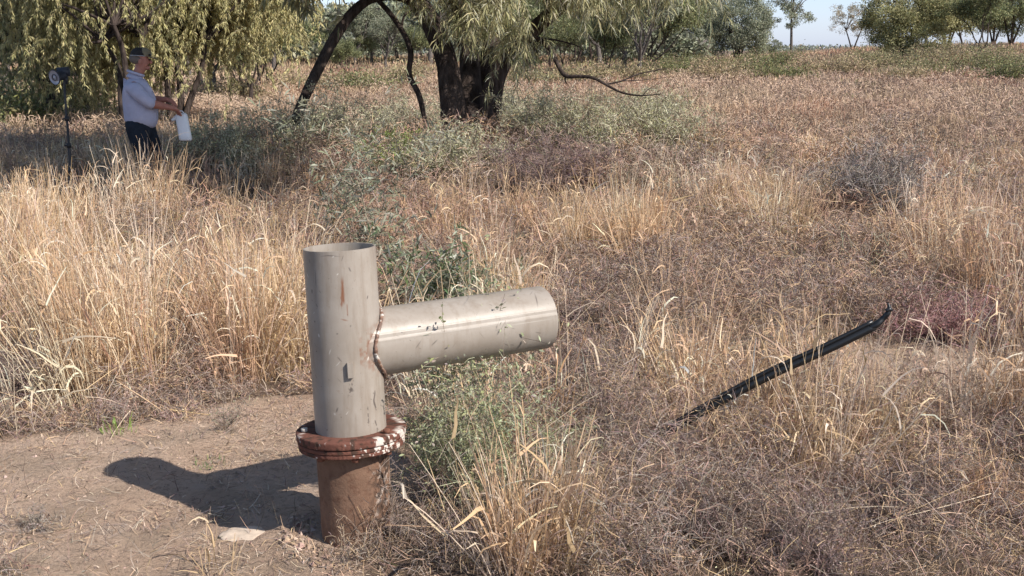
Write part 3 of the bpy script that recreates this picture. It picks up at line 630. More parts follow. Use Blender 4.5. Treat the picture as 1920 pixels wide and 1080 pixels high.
for q, (x, hp) in enumerate([(-120, 330), (-60, 330), (20, 300), (85, 310), (120, 200), (150, 290), (215, 300), (250, 190), (290, 300), (345, 280), (375, 180), (400, 270), (440, 180), (465, 260), (498, 230)]):
    t = 36+rng.random()*22
    put(P_gum[rng.integers(4)] if rng.random() < .4 else P_dark[rng.integers(2)], x+rng.normal()*4, 180, t, hp, 11, ORD[q]+' tree from the left in the wood behind the weeping trees', g3)
# far wood on the horizon
mb = MB()
n = 26000; a = rng.random(n)*1.3-.65; t = 700+rng.random(n)*120; x = np.sin(a)*t; y = np.cos(a)*t
z = gz(x, y)+rng.random(n)**1.4*(2.0+2.0*vn(x, y, .02, 4)); c = pick(n, GC+[np.array([.2, .22, .22])], [2, 2, 1, 4], .1)
leaves(mb, np.stack([x, y, z], 1), rdir(n), 1.6, 1.0, c)
tag(mb.build('far_wood', M_LEAF), 'distant low band of grey green woodland along the horizon', 'woodland', kind='stuff')
mb = MB(); n = 170000; t = 82+rng.random(n)**1.3*70; X = rng.random(n)*1750-430; x = (X-960)/F_PX*t; y = t*1.0
top = (3.6+2.8*sstep(800, 1000, X)+2*sstep(520, 400, X))*(.45+.55*vn(x, y*.3, .16, 6))*sstep(1330, 1180, X)+.9; cz_ = rng.random(n)**.8
z = gz(x, y)+.4+cz_*top; k = vn(x*1.0, z*1.3, .55, 9)+.25*vn(x, z, 1.6, 3) > .42; x, y, z = x[k], y[k], z[k]; n = len(x)
c = pick(n, GC+[np.array([.22, .22, .17])], [3, 2, 2, 1.5], .15)*(.75+.5*vn(x, z, .5, 14))[:, None]
leaves(mb, np.stack([x, y, z], 1), rdir(n), .46, .22, c)
tag(mb.build('wood', M_LEAF), 'grey green woodland mass behind the nearer trees', 'woodland', kind='stuff')

# weeping trees
def strands(lb, T, n, Lmin, Lmax, cols, wts, per=16, leaf=.12, lw=.014, spread=.35, tonev=.3, px_min=.9, tb=None, zmin=None):
    j = rng.integers(0, len(T), n); P = T[j]+rng.normal(size=(n, 3))*spread
    tone = (1-tonev+2*tonev*rng.random(len(T)))[j]
    L = Lmin+(Lmax-Lmin)*rng.random(n)
    if zmin is not None: L = np.minimum(L, np.maximum(.15, P[:, 2]-zmin(P[:, 0], P[:, 1])))
    d = rdir(n)*.5; d[:, 2] -= .45
    sm = MB(); seg = 4
    pts = ribbons(tb or sm, P, d, L, np.maximum(.004, np.hypot(P[:, 0], P[:, 1])*.5/1109), (.16, .13, .08), (.22, .2, .1), seg, .9, .08, .5)
    k = n*per; i = np.repeat(np.arange(n), per); s = rng.random(k)*seg; q = np.minimum(s.astype(int), seg-1); f = (s-q)[:, None]
    Q = pts[i, q]*(1-f)+pts[i, q+1]*f
    dd = unit(pts[i, q+1]-pts[i, q])+rdir(k)*.95; dd[:, 2] -= .25
    c = pick(k, cols, wts, .13)*tone[i][:, None]
    dist = np.hypot(Q[:, 0], Q[:, 1])
    leaves(lb, Q, dd, leaf*(.6+.7*rng.random(k)), np.maximum(lw, dist*px_min/1109), c, .5)
def weeping(px0, py0, label, cx, cy, cz, rx, ry, rz_, n, height, stems, cols, wts, lo=.9, name='weeping_tree', seedtips=190):
    p = g(px0, py0); root = empty(name, tuple(p), label, 'tree')
    tb = MB(); lb = MB()
    v = rdir(seedtips)*(.55+.45*rng.random((seedtips, 1))**.5); T = np.array([cx, cy, cz])+v*np.array([rx, ry, rz_])
    T = T[T[:, 2] > lo+.5]
    for dx, dz in stems:
        top = np.array([p[0]+dx, p[1]+rng.normal()*.3, p[2]+dz])
        q = [p-[0, 0, .2]+[rng.normal()*.08, 0, 0], p*.65+top*.35+rng.normal(size=3)*.08, p*.3+top*.7+rng.normal(size=3)*.1, top]
        tube(tb, q, [.085, .07, .055, .045], 7, bumpy=.1, sub=3)
        near = T[np.argsort(np.linalg.norm(T-top, axis=1)+rng.random(len(T)))[:14]]
        for e in near:
            m = (top+e)/2+rng.normal(size=3)*.25+np.array([0, 0, .25]); tube(tb, [top, m, e], [.035, .022, .012], 4, sub=3)
    strands(lb, T, int(n*1.35), .2, .75, [q*1.12 for q in cols], wts, 46, .10, .013, .50, .30, .8, tb)
    tb.build('trunk', M_BARK, root, True); lb.build('crown', M_LEAF, root)
c1 = at(195, 60, 23.5); c2 = at(420, 30, 25); c3 = at(20, 90, 27); 
weeping(238, 258, 'yellow green weeping tree behind the standing person', c1[0], c1[1]+.3, 3.55, 1.8, 1.8, 2.2, 3000, 6, [(-.3, 1.9), (.0, 2.2), (.35, 2.0)], YL, [4, 3, 2], .95)
weeping(330, 248, 'yellow weeping tree right of the standing person with crooked thin trunks', c2[0]-.1, c2[1], 3.95, 1.75, 1.7, 2.1, 2800, 6, [(-.2, 2.2), (.7, 1.9), (.25, 2.4)], YL, [3, 5, 1.5], 1.35)
weeping(100, 235, 'grey green weeping tree at the left edge behind the lamp stand', c3[0], c3[1], 3.3, 2.3, 2.0, 2.3, 2300, 6, [(-.4, 1.9), (.1, 2.2), (.5, 2.0)], [np.array([.30, .31, .17]), np.array([.40, .39, .22]), np.array([.22, .23, .13])], [4, 3, 2], 1.15)

# the big tree on the mound
def big_tree():
    t = 15.5; b = g(880, 262); base = at(880, 235, t)
    root = empty('willow_like_tree', tuple(base), 'big dark trunked weeping tree on the mound with several stems and hanging narrow leaves', 'tree')
    def A(l): return [at(*q) for q in l]
    def limb(name, P, r, sides=14, sub=6, bm=.10, extra=()):
        mb = MB(); tube(mb, P, r, sides, bumpy=bm, sub=sub, seed=rng.integers(9))
        for e, rr in extra: tube(mb, e, rr, max(5, sides-4), bumpy=bm, sub=5)
        mb.build(name, M_BARK, root, True)
    limb('trunk', A([(880, 280, 15.6), (880, 245, 15.6), (880, 215, 15.65), (880, 196, 15.7)]), [.41, .36, .27, .09], 22, 8, .10,
         [(A([(852, 250, 15.4), (847, 185, 15.35), (836, 110, 15.4), (812, 50, 15.4), (780, 0, 15.5), (740, -60, 15.6)]), [.20, .165, .15, .145, .13, .12]),
          (A([(915, 240, 15.5), (925, 170, 15.5), (945, 115, 15.5), (985, 68, 15.5), (1040, 20, 15.3), (1120, -60, 15)]), [.17, .14, .125, .11, .10, .08]),
          (A([(880, 220, 15.8), (882, 120, 15.9), (868, 40, 16), (850, -60, 16)]), [.20, .15, .13, .12]),
          (A([(900, 220, 15.9), (915, 120, 16), (930, 20, 16.2), (950, -90, 16.2)]), [.17, .13, .11, .1])])
    limb('leaning_limb', A([(520, 285, 14.6), (548, 238, 14.7), (572, 180, 14.8), (598, 128, 14.9), (625, 75, 15), (655, 30, 15.1), (695, -2, 15.3), (745, -8, 15.4), (800, 15, 15.5)]), [.06, .066, .07, .074, .074, .07, .068, .068, .08], 10, 6, .09)
    limb('thin_bent_limb', A([(798, 232, 15.2), (786, 180, 15.2), (768, 140, 15.2), (770, 95, 15.2), (752, 55, 15.3), (725, 18, 15.3), (700, -8, 15.35)]), [.032, .04, .038, .042, .038, .035, .03], 7, 5, .1,
         [(A([(752, 55, 15.3), (758, 30, 15.3), (776, 15, 15.35)]), [.02, .018, .015])])
    limb('crooked_low_branch', A([(960, 95, 15.4), (1000, 72, 15.0), (1030, 90, 14.7), (1045, 120, 14.5), (1060, 142, 14.4), (1085, 143, 14.3), (1112, 146, 14.2), (1135, 158, 14.1), (1165, 173, 14), (1200, 179, 13.9), (1240, 176, 13.8)]), [.06, .045, .035, .03, .028, .024, .022, .018, .014, .011, .006], 7, 4, .1,
         [(A([(1138, 158, 14.1), (1165, 152, 14.1), (1200, 138, 14.1), (1250, 128, 14.1)]), [.014, .012, .01, .004]),
          (A([(1205, 179, 13.9), (1215, 168, 13.9), (1230, 160, 13.9)]), [.008, .006, .004]),
          (A([(1060, 142, 14.4), (1060, 152, 14.4), (1064, 158, 14.4)]), [.012, .01, .006]),
          (A([(1165, 152, 14.1), (1205, 150, 14.1), (1250, 145, 14.1)]), [.008, .006, .003]),
          (A([(1000, 72, 15.), (1040, 75, 14.9), (1080, 85, 14.8), (1095, 95, 14.8)]), [.02, .015, .01, .005])])
    # more limbs inside the crown (above the frame)
    mb = MB()
    for s0, e0 in [((780, 0, 15.5), (-4.2, 13.6, 4.5)), ((740, -60, 15.6), (-3.0, 17.5, 5.2)), ((850, -60, 16), (-1.2, 14.2, 6.2)), ((950, -90, 16.2), (.6, 17.5, 5.6)), ((1040, 20, 15.3), (2.2, 14.2, 4.2)), ((868, 40, 16), (-2.0, 12.2, 4.6)), ((1040, 20, 15.3), (1.0, 12.4, 4.4)), ((780, 0, 15.5), (-1.4, 10.8, 4.6))]:
        s0 = at(*s0); e0 = np.array(e0); m = (s0+e0)/2+[0, 0, .6]; tube(mb, [s0, m, e0], [.11, .08, .04], 7, bumpy=.1, sub=5)
    mb.build('upper_limbs', M_BARK, root, True)
    # crown
    lb = MB(); tb = MB()
    cols = [np.array([.37, .36, .20]), np.array([.52, .48, .28]), np.array([.25, .26, .15]), np.array([.58, .56, .43])]
    # hanging curtains that show in front of the trunk
    for x0, x1, y0, y1, t0, t1, n in [(790, 850, -60, -10, 14.7, 15.1, 16), (850, 905, -70, 20, 14.3, 14.9, 40), (880, 985, -60, 48, 14.2, 14.9, 56), (985, 1060, -80, -30, 14.6, 15.4, 22), (1060, 1190, -90, -25, 13.8, 15, 75), (1180, 1330, -100, -35, 13.8, 15, 60), (930, 1010, 40, 90, 14.9, 15.2, 14)]:
        T = np.stack([at(x0+(x1-x0)*a, y0+(y1-y0)*b_, t0+(t1-t0)*c) for a, b_, c in rng.random((max(8, n//4), 3))])
        strands(lb, T, n, .35, .75, cols, [3, 3, 2, 1.6], 30, .17, .014, .10, .18, .8, tb)
    # the crown proper, wide and above the frame; it throws the shade
    v = rdir(230)*(rng.random((230, 1))**.4); T = np.array([-1.7, 15.2, 5.0])+v*np.array([4.9, 4.2, 1.9])
    T = T[(T[:, 2] > 2.9+.10*(T[:, 1]-13))]
    T = T[~((T[:, 0] > -.8) & (T[:, 1] < 16) & (rng.random(len(T)) < .8))]
    v = rdir(58)*(rng.random((58, 1))**.4); T = np.vstack([T, np.array([-1.3, 10.7, 4.6])+v*np.array([2.7, 2.2, 1.0])])  # unseen crown lobe added towards the camera to shade the person
    strands(lb, T, 4200, .3, .8, cols, [3, 2, 2, 1], 14, .24, .045, .42, .2, 1.0, None, lambda x, y: 2.55+.05*(y-13))
    for e in T[::3]:
        s0 = np.array([-.6+.35*(e[0]+.6), 15.6+.35*(e[1]-15.6), 3.8]); tube(tb, [s0, (s0+e)/2+[0, 0, .3], e], [.04, .025, .012], 4, sub=2)
    tb.build('twigs', M_BARK, root); lb.build('crown', M_LEAF, root)
big_tree()

# ------------------------------------------------------------------ the steel tee on the bore casing
AX = unit(np.array([-.04, .05, 1.])); PBASE = np.array([PB[0], PB[1], 0.])
def axis_frame(a):
    u = np.cross(a, [0, 1, 0]); u /= np.linalg.norm(u); return u, np.cross(a, u)*1.0
AU, AV = axis_frame(AX)                                   # AU to the right (x), AV
def steel_mat(name, vcol=True):
    m, nt, p = mat(name, .38, .38)
    tc = nt.nodes.new('ShaderNodeTexCoord'); v = tc.outputs['Object']
    c = ramp(nt, noise(nt, 5, 6, .6, vec=v), [(.32, (.28, .24, .20)), (.5, (.32, .28, .24)), (.68, (.365, .325, .285))])
    mp = nt.nodes.new('ShaderNodeMapping'); mp.inputs['Scale'].default_value = (1, 1, .12); nt.links.new(v, mp.inputs[0])
    c = mix(nt, ramp(nt, noise(nt, 26, 6, .7, vec=mp.outputs[0]), [(.48, (0, 0, 0)), (.70, (.75, .75, .75))]), c, (.235, .19, .15))
    c = mix(nt, ramp(nt, noise(nt, 48, 4, .7, vec=v), [(.64, (0, 0, 0)), (.68, (.5, .5, .5))]), c, (.26, .205, .16))
    c = mix(nt, ramp(nt, noise(nt, 120, 3, .6, vec=v), [(.70, (0, 0, 0)), (.74, (.9, .9, .9))]), c, (.12, .09, .07))
    a = nt.nodes.new('ShaderNodeAttribute'); a.attribute_name = 'Col'
    sx = nt.nodes.new('ShaderNodeSeparateColor'); nt.links.new(a.outputs['Color'], sx.inputs[0])
    c = mix(nt, sx.outputs[0], c, (.20, .085, .045))      # rust
    c = mix(nt, sx.outputs[1], c, (.07, .055, .05))       # dark scratches
    c = mix(nt, sx.outputs[2], c, (.72, .68, .62))        # lime spatter and thin pale streaks
    nt.links.new(c, p.inputs['Base Color'])
    rr = nt.nodes.new('ShaderNodeMapRange'); rr.inputs['To Min'].default_value = .32; rr.inputs['To Max'].default_value = .52
    nt.links.new(noise(nt, 14, 5, .6, vec=v), rr.inputs[0]); nt.links.new(rr.outputs[0], p.inputs['Roughness'])
    bump(nt, p, noise(nt, 60, 5, .6, vec=v), .10, .004)
    return m
M_STEEL = steel_mat('beige_steel')
def rust_mat(name, c0, c1, lime=True, dirt=False):
    m, nt, p = mat(name, .9, .15); tc = nt.nodes.new('ShaderNodeTexCoord'); v = tc.outputs['Object']
    c = ramp(nt, noise(nt, 9, 8, .7, vec=v), [(.3, c0), (.68, c1)])
    c = mix(nt, ramp(nt, noise(nt, 40, 6, .7, vec=v), [(.5, (0, 0, 0)), (.7, (.7, .7, .7))]), c, (.10, .045, .03))
    a = nt.nodes.new('ShaderNodeAttribute'); a.attribute_name = 'Col'
    sx = nt.nodes.new('ShaderNodeSeparateColor'); nt.links.new(a.outputs['Color'], sx.inputs[0])
    c = mix(nt, sx.outputs[2], c, (.62, .55, .49))
    c = mix(nt, sx.outputs[1], c, (.06, .04, .03))
    nt.links.new(c, p.inputs['Base Color']); bump(nt, p, noise(nt, 70, 8, .7, vec=v), .6, .006); return m
M_RUST = rust_mat('rusty_flange', (.115, .048, .036), (.19, .085, .062)); M_CAS = rust_mat('rusty_casing', (.155, .092, .062), (.225, .138, .096))

def surf(mb, fn, nu, nv, closed_u=True, flip=False, col=None):
    """grid surface P = fn(u, v) arrays"""
    u = np.linspace(0, 1, nu, endpoint=not closed_u); v = np.linspace(0, 1, nv); Ug, Vg = np.meshgrid(u, v)
    P = fn(Ug, Vg); i = np.arange(nv-1)[:, None]*nu; j = np.arange(nu if closed_u else nu-1)[None]; j2 = (j+1) % nu
    Q = np.stack([i+j, i+j2, i+nu+j2, i+nu+j], -1)
    if flip: Q = Q[..., ::-1]
    C = col(P) if col is not None else np.zeros(P.shape)
    mb.add(P.reshape(-1, 3), Q.reshape(-1, 4), C.reshape(-1, 3))
def cyl(o, a, u, v, r): 
    def f(Ug, h):  # h = height array
        th = Ug*2*math.pi; return o+a*h[..., None]+r*(u*np.cos(th)[..., None]+v*np.sin(th)[..., None])
    return f
HT, HF, HB = 1.078, .425, .722; RP = .1265; RB = .123; WALL = .007
AZ = R(30); BD = np.array([math.cos(AZ), math.sin(AZ), 0]); BD = unit(BD-AX*BD.dot(AX)); BW = np.cross(BD, AX)
BC = PBASE+AX*HB; BL = .815
def loc_ang(P):
    d = P-PBASE; return np.arctan2(d@AV, d@AU), d@AX
VIEW_A = math.atan2((np.array([0, -1, 0])+0).dot(AV), 0.0001)   # angle of the side facing the camera
MR = np.random.default_rng(11)
def marks_pipe(P):
    C = np.zeros(P.shape); ang, h = loc_ang(P); s = (ang-VIEW_A+math.pi) % (2*math.pi)-math.pi
    sgn = 1 if (AU*math.cos(VIEW_A+.5)+AV*math.sin(VIEW_A+.5))[0] > 0 else -1
    s = s*sgn*RP                                          # metres round to the right of the facing side
    w = lambda c, r: np.clip(1.2-np.abs(c)/r, 0, 1)
    n = vn(s*1.0, h, 90, 3)
    # rust runs
    C[..., 0] = np.maximum(C[..., 0], w(s-.022-(h-.93)*.02, .0040+.004*n)*sstep(1.0, .96, h)*sstep(.89, .91, h))
    C[..., 0] = np.maximum(C[..., 0], w(s-.018-(h-.93)*.08, .007*n+.001)*sstep(.965, .93, h)*sstep(.875, .90, h)*.9)
    C[..., 0] = np.maximum(C[..., 0], w(s-.034, .002)*sstep(.90, .89, h)*sstep(.85, .86, h)*.8)
    C[..., 0] = np.maximum(C[..., 0], w(h-.848+s*.3, .003)*w(s-.022, .012)*.8)
    C[..., 1] = np.maximum(C[..., 1], w(s+.075, .0022)*sstep(1.02, 1.0, h)*sstep(.95, .97, h)*.5)
    for q in range(34):
        a, b, l, k, ww = MR.uniform(-.14, .16), MR.uniform(HF, HT), MR.uniform(.002, .009), MR.uniform(-1, 1), MR.uniform(.0012, .0035)
        d = np.maximum(np.abs(h-b)/l, np.abs(s-a-k*(h-b))/ww); ch = 2 if MR.random() < .3 else 1
        C[..., ch] = np.maximum(C[..., ch], np.clip(1.3-d, 0, 1)*MR.uniform(.4, .9))
    # drips down the right of the foot
    C[..., 1] = np.maximum(C[..., 1], w(s-.118-.004*np.sin(h*90), .0045*n+.0012)*sstep(.60, .55, h)*.9*(vn(h, s, 70, 6) > .45))
    C[..., 1] = np.maximum(C[..., 1], w(s-.085, .003)*sstep(.53, .52, h)*sstep(.46, .47, h)*.8*(n > .4))
    C[..., 1] = np.maximum(C[..., 1], w(s-.03-.2*(h-.6), .012)*w(h-.60, .03)*(vn(s, h, 220, 2) > .66)*.8)
    # dark chipped line under the rim
    C[..., 1] = np.maximum(C[..., 1], w(h-HT+.012+.12*np.abs(s+.02), .0022)*w(s+.012, .034)*.7)
    # rust bloom near the weld
    d = P-BC; rb = np.sqrt((d@AX)**2+(d@BW)**2); ahead = (d@BD) > 0
    C[..., 0] = np.maximum(C[..., 0], ahead*np.clip(1-np.abs(rb-RB)/.024, 0, 1)*sstep(.3, .8, fbm(s, h, 60, 9))*.8)
    return C
def pipe_thing():
    root = empty('bore_pipe', tuple(PBASE), 'beige painted steel tee pipe bolted upright on a rusty flanged casing in the bare soil', 'pipe')
    mb = MB(); out = cyl(PBASE, AX, AU, AV, RP)
    def f(U, V):
        h = HF-.005+V*(HT-HF+.005); P = out(U, h); d = P-BC          # cut a hole where the branch joins
        return P
    surf(mb, f, 420, 520, col=marks_pipe, flip=False)
    inn = cyl(PBASE, AX, AU, AV, RP-WALL); surf(mb, lambda U, V: inn(U, HF+.1+V*(HT-HF-.1)), 120, 30, flip=True)
    surf(mb, lambda U, V: PBASE+AX*HT+((RP-WALL)+(1-V)[..., None]*WALL)*(AU*np.cos(U*2*math.pi)[..., None]+AV*np.sin(U*2*math.pi)[..., None])+AX*(.0008*np.sin(V*math.pi))[..., None], 120, 4)
    mb.build('upright_pipe', M_STEEL, root, True)
    # branch with a saddle-cut foot
    mb = MB()
    SG = 1 if BW[1] < 0 else -1                            # which side of the branch faces the camera
    def bfoot(th):
        y = RB*np.sin(th); return np.sqrt(np.maximum(RP**2-y**2, .0004))
    def marks_b(P):
        C = np.zeros(P.shape); d = P-BC; l = d@BD; th = np.arctan2(d@AX, d@BW); C0 = C
        s = th*RB; ww = lambda c, r: np.clip(1.2-np.abs(c)/r, 0, 1)
        C[..., 0] = np.clip(1-(l-bfoot(np.arctan2(d@BW, d@AX)))/.03, 0, 1)*vn(s, l, 80, 4)*.9
        for q in range(26):
            a, b, L_, k, w_ = MR.uniform(-1.2, 1.4)*RB, MR.uniform(.15, .8), MR.uniform(.002, .012), MR.uniform(-1.5, 1.5), MR.uniform(.001, .003)
            dd = np.maximum(np.abs(l-b)/L_, np.abs(s-a-k*(l-b))/w_); C[..., 1] = np.maximum(C[..., 1], np.clip(1.3-dd, 0, 1)*MR.uniform(.3, .85))
        C[..., 1] = np.maximum(C[..., 1], ww(l-.745-.25*(s-.10), .003)*ww(s-.10, .035)*.8)
        for q in range(10):
            a, b, L_ = MR.uniform(.01, .05), MR.uniform(.2, .75), MR.uniform(.02, .1)
            dd = np.maximum(np.abs(l-b)/L_, np.abs(s-a)/.0012); C[..., 2] = np.maximum(C[..., 2], np.clip(1.3-dd, 0, 1)*.25)
        return C
    def fb(U, V):
        th = U*2*math.pi; l0 = bfoot(th); l = l0+V*(BL-l0)
        q = np.where(np.sin(th)*SG > 0, np.arctan2(np.cos(th), np.abs(np.sin(th))), 9)*RB
        r_ = RB+.0008*np.exp(-((q-.050)/.0045)**2)-.0004*np.exp(-((q-.038)/.004)**2)+.0005*np.exp(-((q-.027)/.004)**2)
        return BC+BD*l[..., None]+r_[..., None]*(AX*np.cos(th)[..., None]+BW*np.sin(th)[..., None])
    surf(mb, fb, 720, 300, col=marks_b)
    surf(mb, lambda U, V: BC+BD*(.12+V*(BL-.12))[..., None]+(RB-WALL)*(AX*np.cos(U*6.28319)[..., None]+BW*np.sin(U*6.28319)[..., None]), 96, 20, flip=True)
    surf(mb, lambda U, V: BC+BD*BL+((RB-WALL)+V*WALL)[..., None]*(AX*np.cos(U*6.28319)[..., None]+BW*np.sin(U*6.28319)[..., None]), 96, 3)
    mb.build('branch_pipe', M_STEEL, root, True)
    # weld bead along the joint
    mb = MB(); n = 260; th = np.linspace(0, 2*math.pi, n); bead = .0040+.0035*vn(np.arange(n), 0*th, .35, 3)+.0012*rng.random(n)
    rr = RB+.003
    P = BC+BD*(RP*np.sqrt(1-.80*np.sin(th)**2)+.004)[:, None]+rr*(AX*np.cos(th)[:, None]+BW*np.sin(th)[:, None])
    P = P+rng.normal(size=P.shape)*.0007
    tube(mb, P, bead, 8, bumpy=.10)
    V = mb.V[0]; c = vn(V[:, 0]+V[:, 2]*.7, V[:, 1]+V[:, 2], 95, 5); mb.C[0] = np.stack([0*c+.75*(c < .6), .45*(c < .35), .8*(c > .74)], 1).astype(np.float32)
    mb.build('weld_seam', M_STEEL, root, True)
    # lug on the front of the pipe
    a = VIEW_A; s_ = .030/RP*(1 if (AU*math.cos(a+.5)+AV*math.sin(a+.5))[0] > 0 else -1)
    nrm = AU*math.cos(a+s_)+AV*math.sin(a+s_); tn = unit(np.cross(AX, nrm)); tn = tn if tn[0] > 0 else -tn
    o = PBASE+AX*.665+nrm*RP
    box(root, 'lug', o+nrm*.004, tn, AX, nrm, (.011, .027, .010), M_STEEL, .0015)
def box(parent, name, c, ex, ey, ez, hs, m, bev=.002):
    import bmesh
    bm = bmesh.new(); bmesh.ops.create_cube(bm, size=2)
    for v in bm.verts:
        q = c+ex*v.co.x*hs[0]+ey*v.co.y*hs[1]+ez*v.co.z*hs[2]; v.co = q
    if bev: bmesh.ops.bevel(bm, geom=bm.edges[:], offset=bev, segments=2, affect='EDGES')
    bmesh.ops.recalc_face_normals(bm, faces=bm.faces[:])
    me = bpy.data.meshes.new(name); bm.to_mesh(me); bm.free(); me.color_attributes.new('Col', 'FLOAT_COLOR', 'POINT'); 
    n = len(me.vertices); me.color_attributes['Col'].data.foreach_set('color', np.tile([0, 0, 0, 1.], n)); me.materials.append(m)
    o = bpy.data.objects.new(name, me); COL.objects.link(o)
    if parent: o.parent = parent; o.location = -Vector(parent.location)
    return o
def disc_profile(mb, prof, n=200, wobble=.0, col=None):
    """revolve (r, h) profile about the pipe axis"""
    prof = np.array(prof); 
    def f(U, V):
        k = V*(len(prof)-1); i = np.minimum(k.astype(int), len(prof)-2); fr = k-i
        r = prof[i, 0]*(1-fr)+prof[i+1, 0]*fr; h = prof[i, 1]*(1-fr)+prof[i+1, 1]*fr; th = U*2*math.pi
        r = r+wobble*(vn(U*n*.3, h, 1.3, 4)-.5)+wobble*.6*(vn(U*n*1.1, h*300, 1, 8)-.5)
        return PBASE+AX*h[..., None]+r[..., None]*(AU*np.cos(th)[..., None]+AV*np.sin(th)[..., None])
    surf(mb, f, n, (len(prof)-1)*4+1, col=col)
def lime(P):
    C = np.zeros(P.shape); ang, h = loc_ang(P); s = ang
    d = P-PBASE; x = d[..., 0]; r = np.sqrt(np.maximum(0, (d**2).sum(-1)-h**2))
    right = sstep(-.06, .16, x)
    m_ = s*RF; nz = vn(m_+3, h+r, 30, 3)*.45+vn(m_, h+r, 85, 7)*.3+vn(m_, h+r, 190, 2)*.25
    C[..., 2] = sstep(.74-.19*right, .78-.19*right, nz)*sstep(.165, .178, r)
    C[..., 1] = sstep(.62, .70, vn(m_, h+r, 60, 12))*.8*(1-C[..., 2])
    for kb in (1, 2, 4, 7):  # empty bolt holes painted as dark spots, their shade put into the colour
        th = VIEW_A+R(-78)+kb*math.pi/4; q = PBASE+(AU*math.cos(th)+AV*math.sin(th))*.165+AX*HF
        C[..., 1] = np.maximum(C[..., 1], (np.linalg.norm(P-q, axis=-1) < .011)*1.)
    return C
pipe_thing()
fl_root = empty('bore_casing', tuple(PBASE), 'rust brown steel casing pipe with lime crusted bolted flanges standing in the soil', 'casing')
RF = .196
def plate(name, r, h0, h1, m=M_RUST, wob=.0012, col=lime, ch=.002):
    mb = MB(); disc_profile(mb, [(RP, h0), (r-ch, h0), (r, h0-ch), (r, h1+ch), (r-ch, h1), (RP, h1)], 420, wob, col); mb.build(name, m, fl_root, False)
plate('upper_flange', RF, HF, HF-.027)
plate('gasket', RF-.014, HF-.0275, HF-.0305, col=lambda P: np.concatenate([0*P[..., :1], 0*P[..., :1]+.7, 0*P[..., :1]], -1), wob=.001, ch=.001)
plate('backing_ring', RF-.004, HF-.031, HF-.045, wob=.0012)
plate('lower_flange', RF-.006, HF-.0465, HF-.061, wob=.0022)
def cascol(P):
    C = np.zeros(P.shape); ang, h = loc_ang(P); d = P-PBASE; x = d[..., 0]
    n1 = vn(ang*.13, h, 45, 5)*.5+vn(ang*.13, h, 110, 8)*.5
    C[..., 1] = sstep(.03, .11, x)*sstep(.50, .60, n1)*.95+sstep(.6, .66, n1)*.4*sstep(.12, .0, h)
    C[..., 2] = sstep(.05, .10, x)*sstep(.63, .68, vn(ang*.13, h, 90, 15))*.5
    return C
mb = MB()
surf(mb, lambda U, V: PBASE+AX*(-.25+V*(HF-.061+.25))[..., None]+((.129+.0015*vn(U*40, V*20, 1, 2)))[..., None]*(AU*np.cos(U*6.28319)[..., None]+AV*np.sin(U*6.28319)[..., None]), 200, 120, col=cascol)
mb.build('casing_wall', M_CAS, fl_root, True)
M_BOLT = simple('dull_zinc_bolt', (.42, .39, .35), .5, .5, .2, 90); M_BOLTR = simple('rusty_bolt', (.17, .075, .05), .9, .2, .3, 90)
for kb in range(8):
    th = VIEW_A+R(-78)+kb*math.pi/4
    c = PBASE+(AU*math.cos(th)+AV*math.sin(th))*.165
    mbx = MB(); zinc = kb in (0, 7) 
    if kb in (0, 3, 5, 6):
        tube(mbx, [c+AX*(HF+.002), c+AX*(HF+.014), c+AX*(HF+.0145)], [.0125, .0125, .009], 6, cap=True)
    if kb in (0, 3, 5, 6): mbx.build('bolt', M_BOLT if kb in (0, 5) else M_BOLTR, fl_root)
    mbx = MB(); tube(mbx, [c+AX*(HF-.062), c+AX*(HF-.077)], [.014, .014], 6, cap=True); mbx.build('nut', M_BOLTR, fl_root)

# flat pale stone by the hollow and some clods round the casing foot
def stone(x, y, w, h, label, c=(.55, .45, .36), name='stone'):
    import bmesh
    p = g(x, y); bm = bmesh.new(); bmesh.ops.create_icosphere(bm, subdivisions=4, radius=1)
    sd_ = rng.random()*50
    for v in bm.verts:
        q = v.co; f = 1+.25*(float(vn(q.x*1.3+sd_, q.y*1.3+q.z, 1.5, 2))-.5)*2+.10*(float(vn(q.x*4, q.y*4+q.z*3, 1.5, 5))-.5)
        v.co = Vector((p[0]+q.x*f*w/2, p[1]+q.y*f*w*.4, p[2]+q.z*f*h))
    me = bpy.data.meshes.new(name); bm.to_mesh(me); bm.free(); me.materials.append(simple('pale_stone', c, .95, .1, .2, 30))
    for pl in me.polygons: pl.use_smooth = True
    o = bpy.data.objects.new(name, me); COL.objects.link(o); return tag(o, label, 'stone')
stone(455, 1003, .17, .012, 'flat pale stone set in the soil in front of the pipe shadow')
stone(1040, 915, .09, .05, 'pale lump of stone behind the foreground grass tuft', (.5, .45, .38))

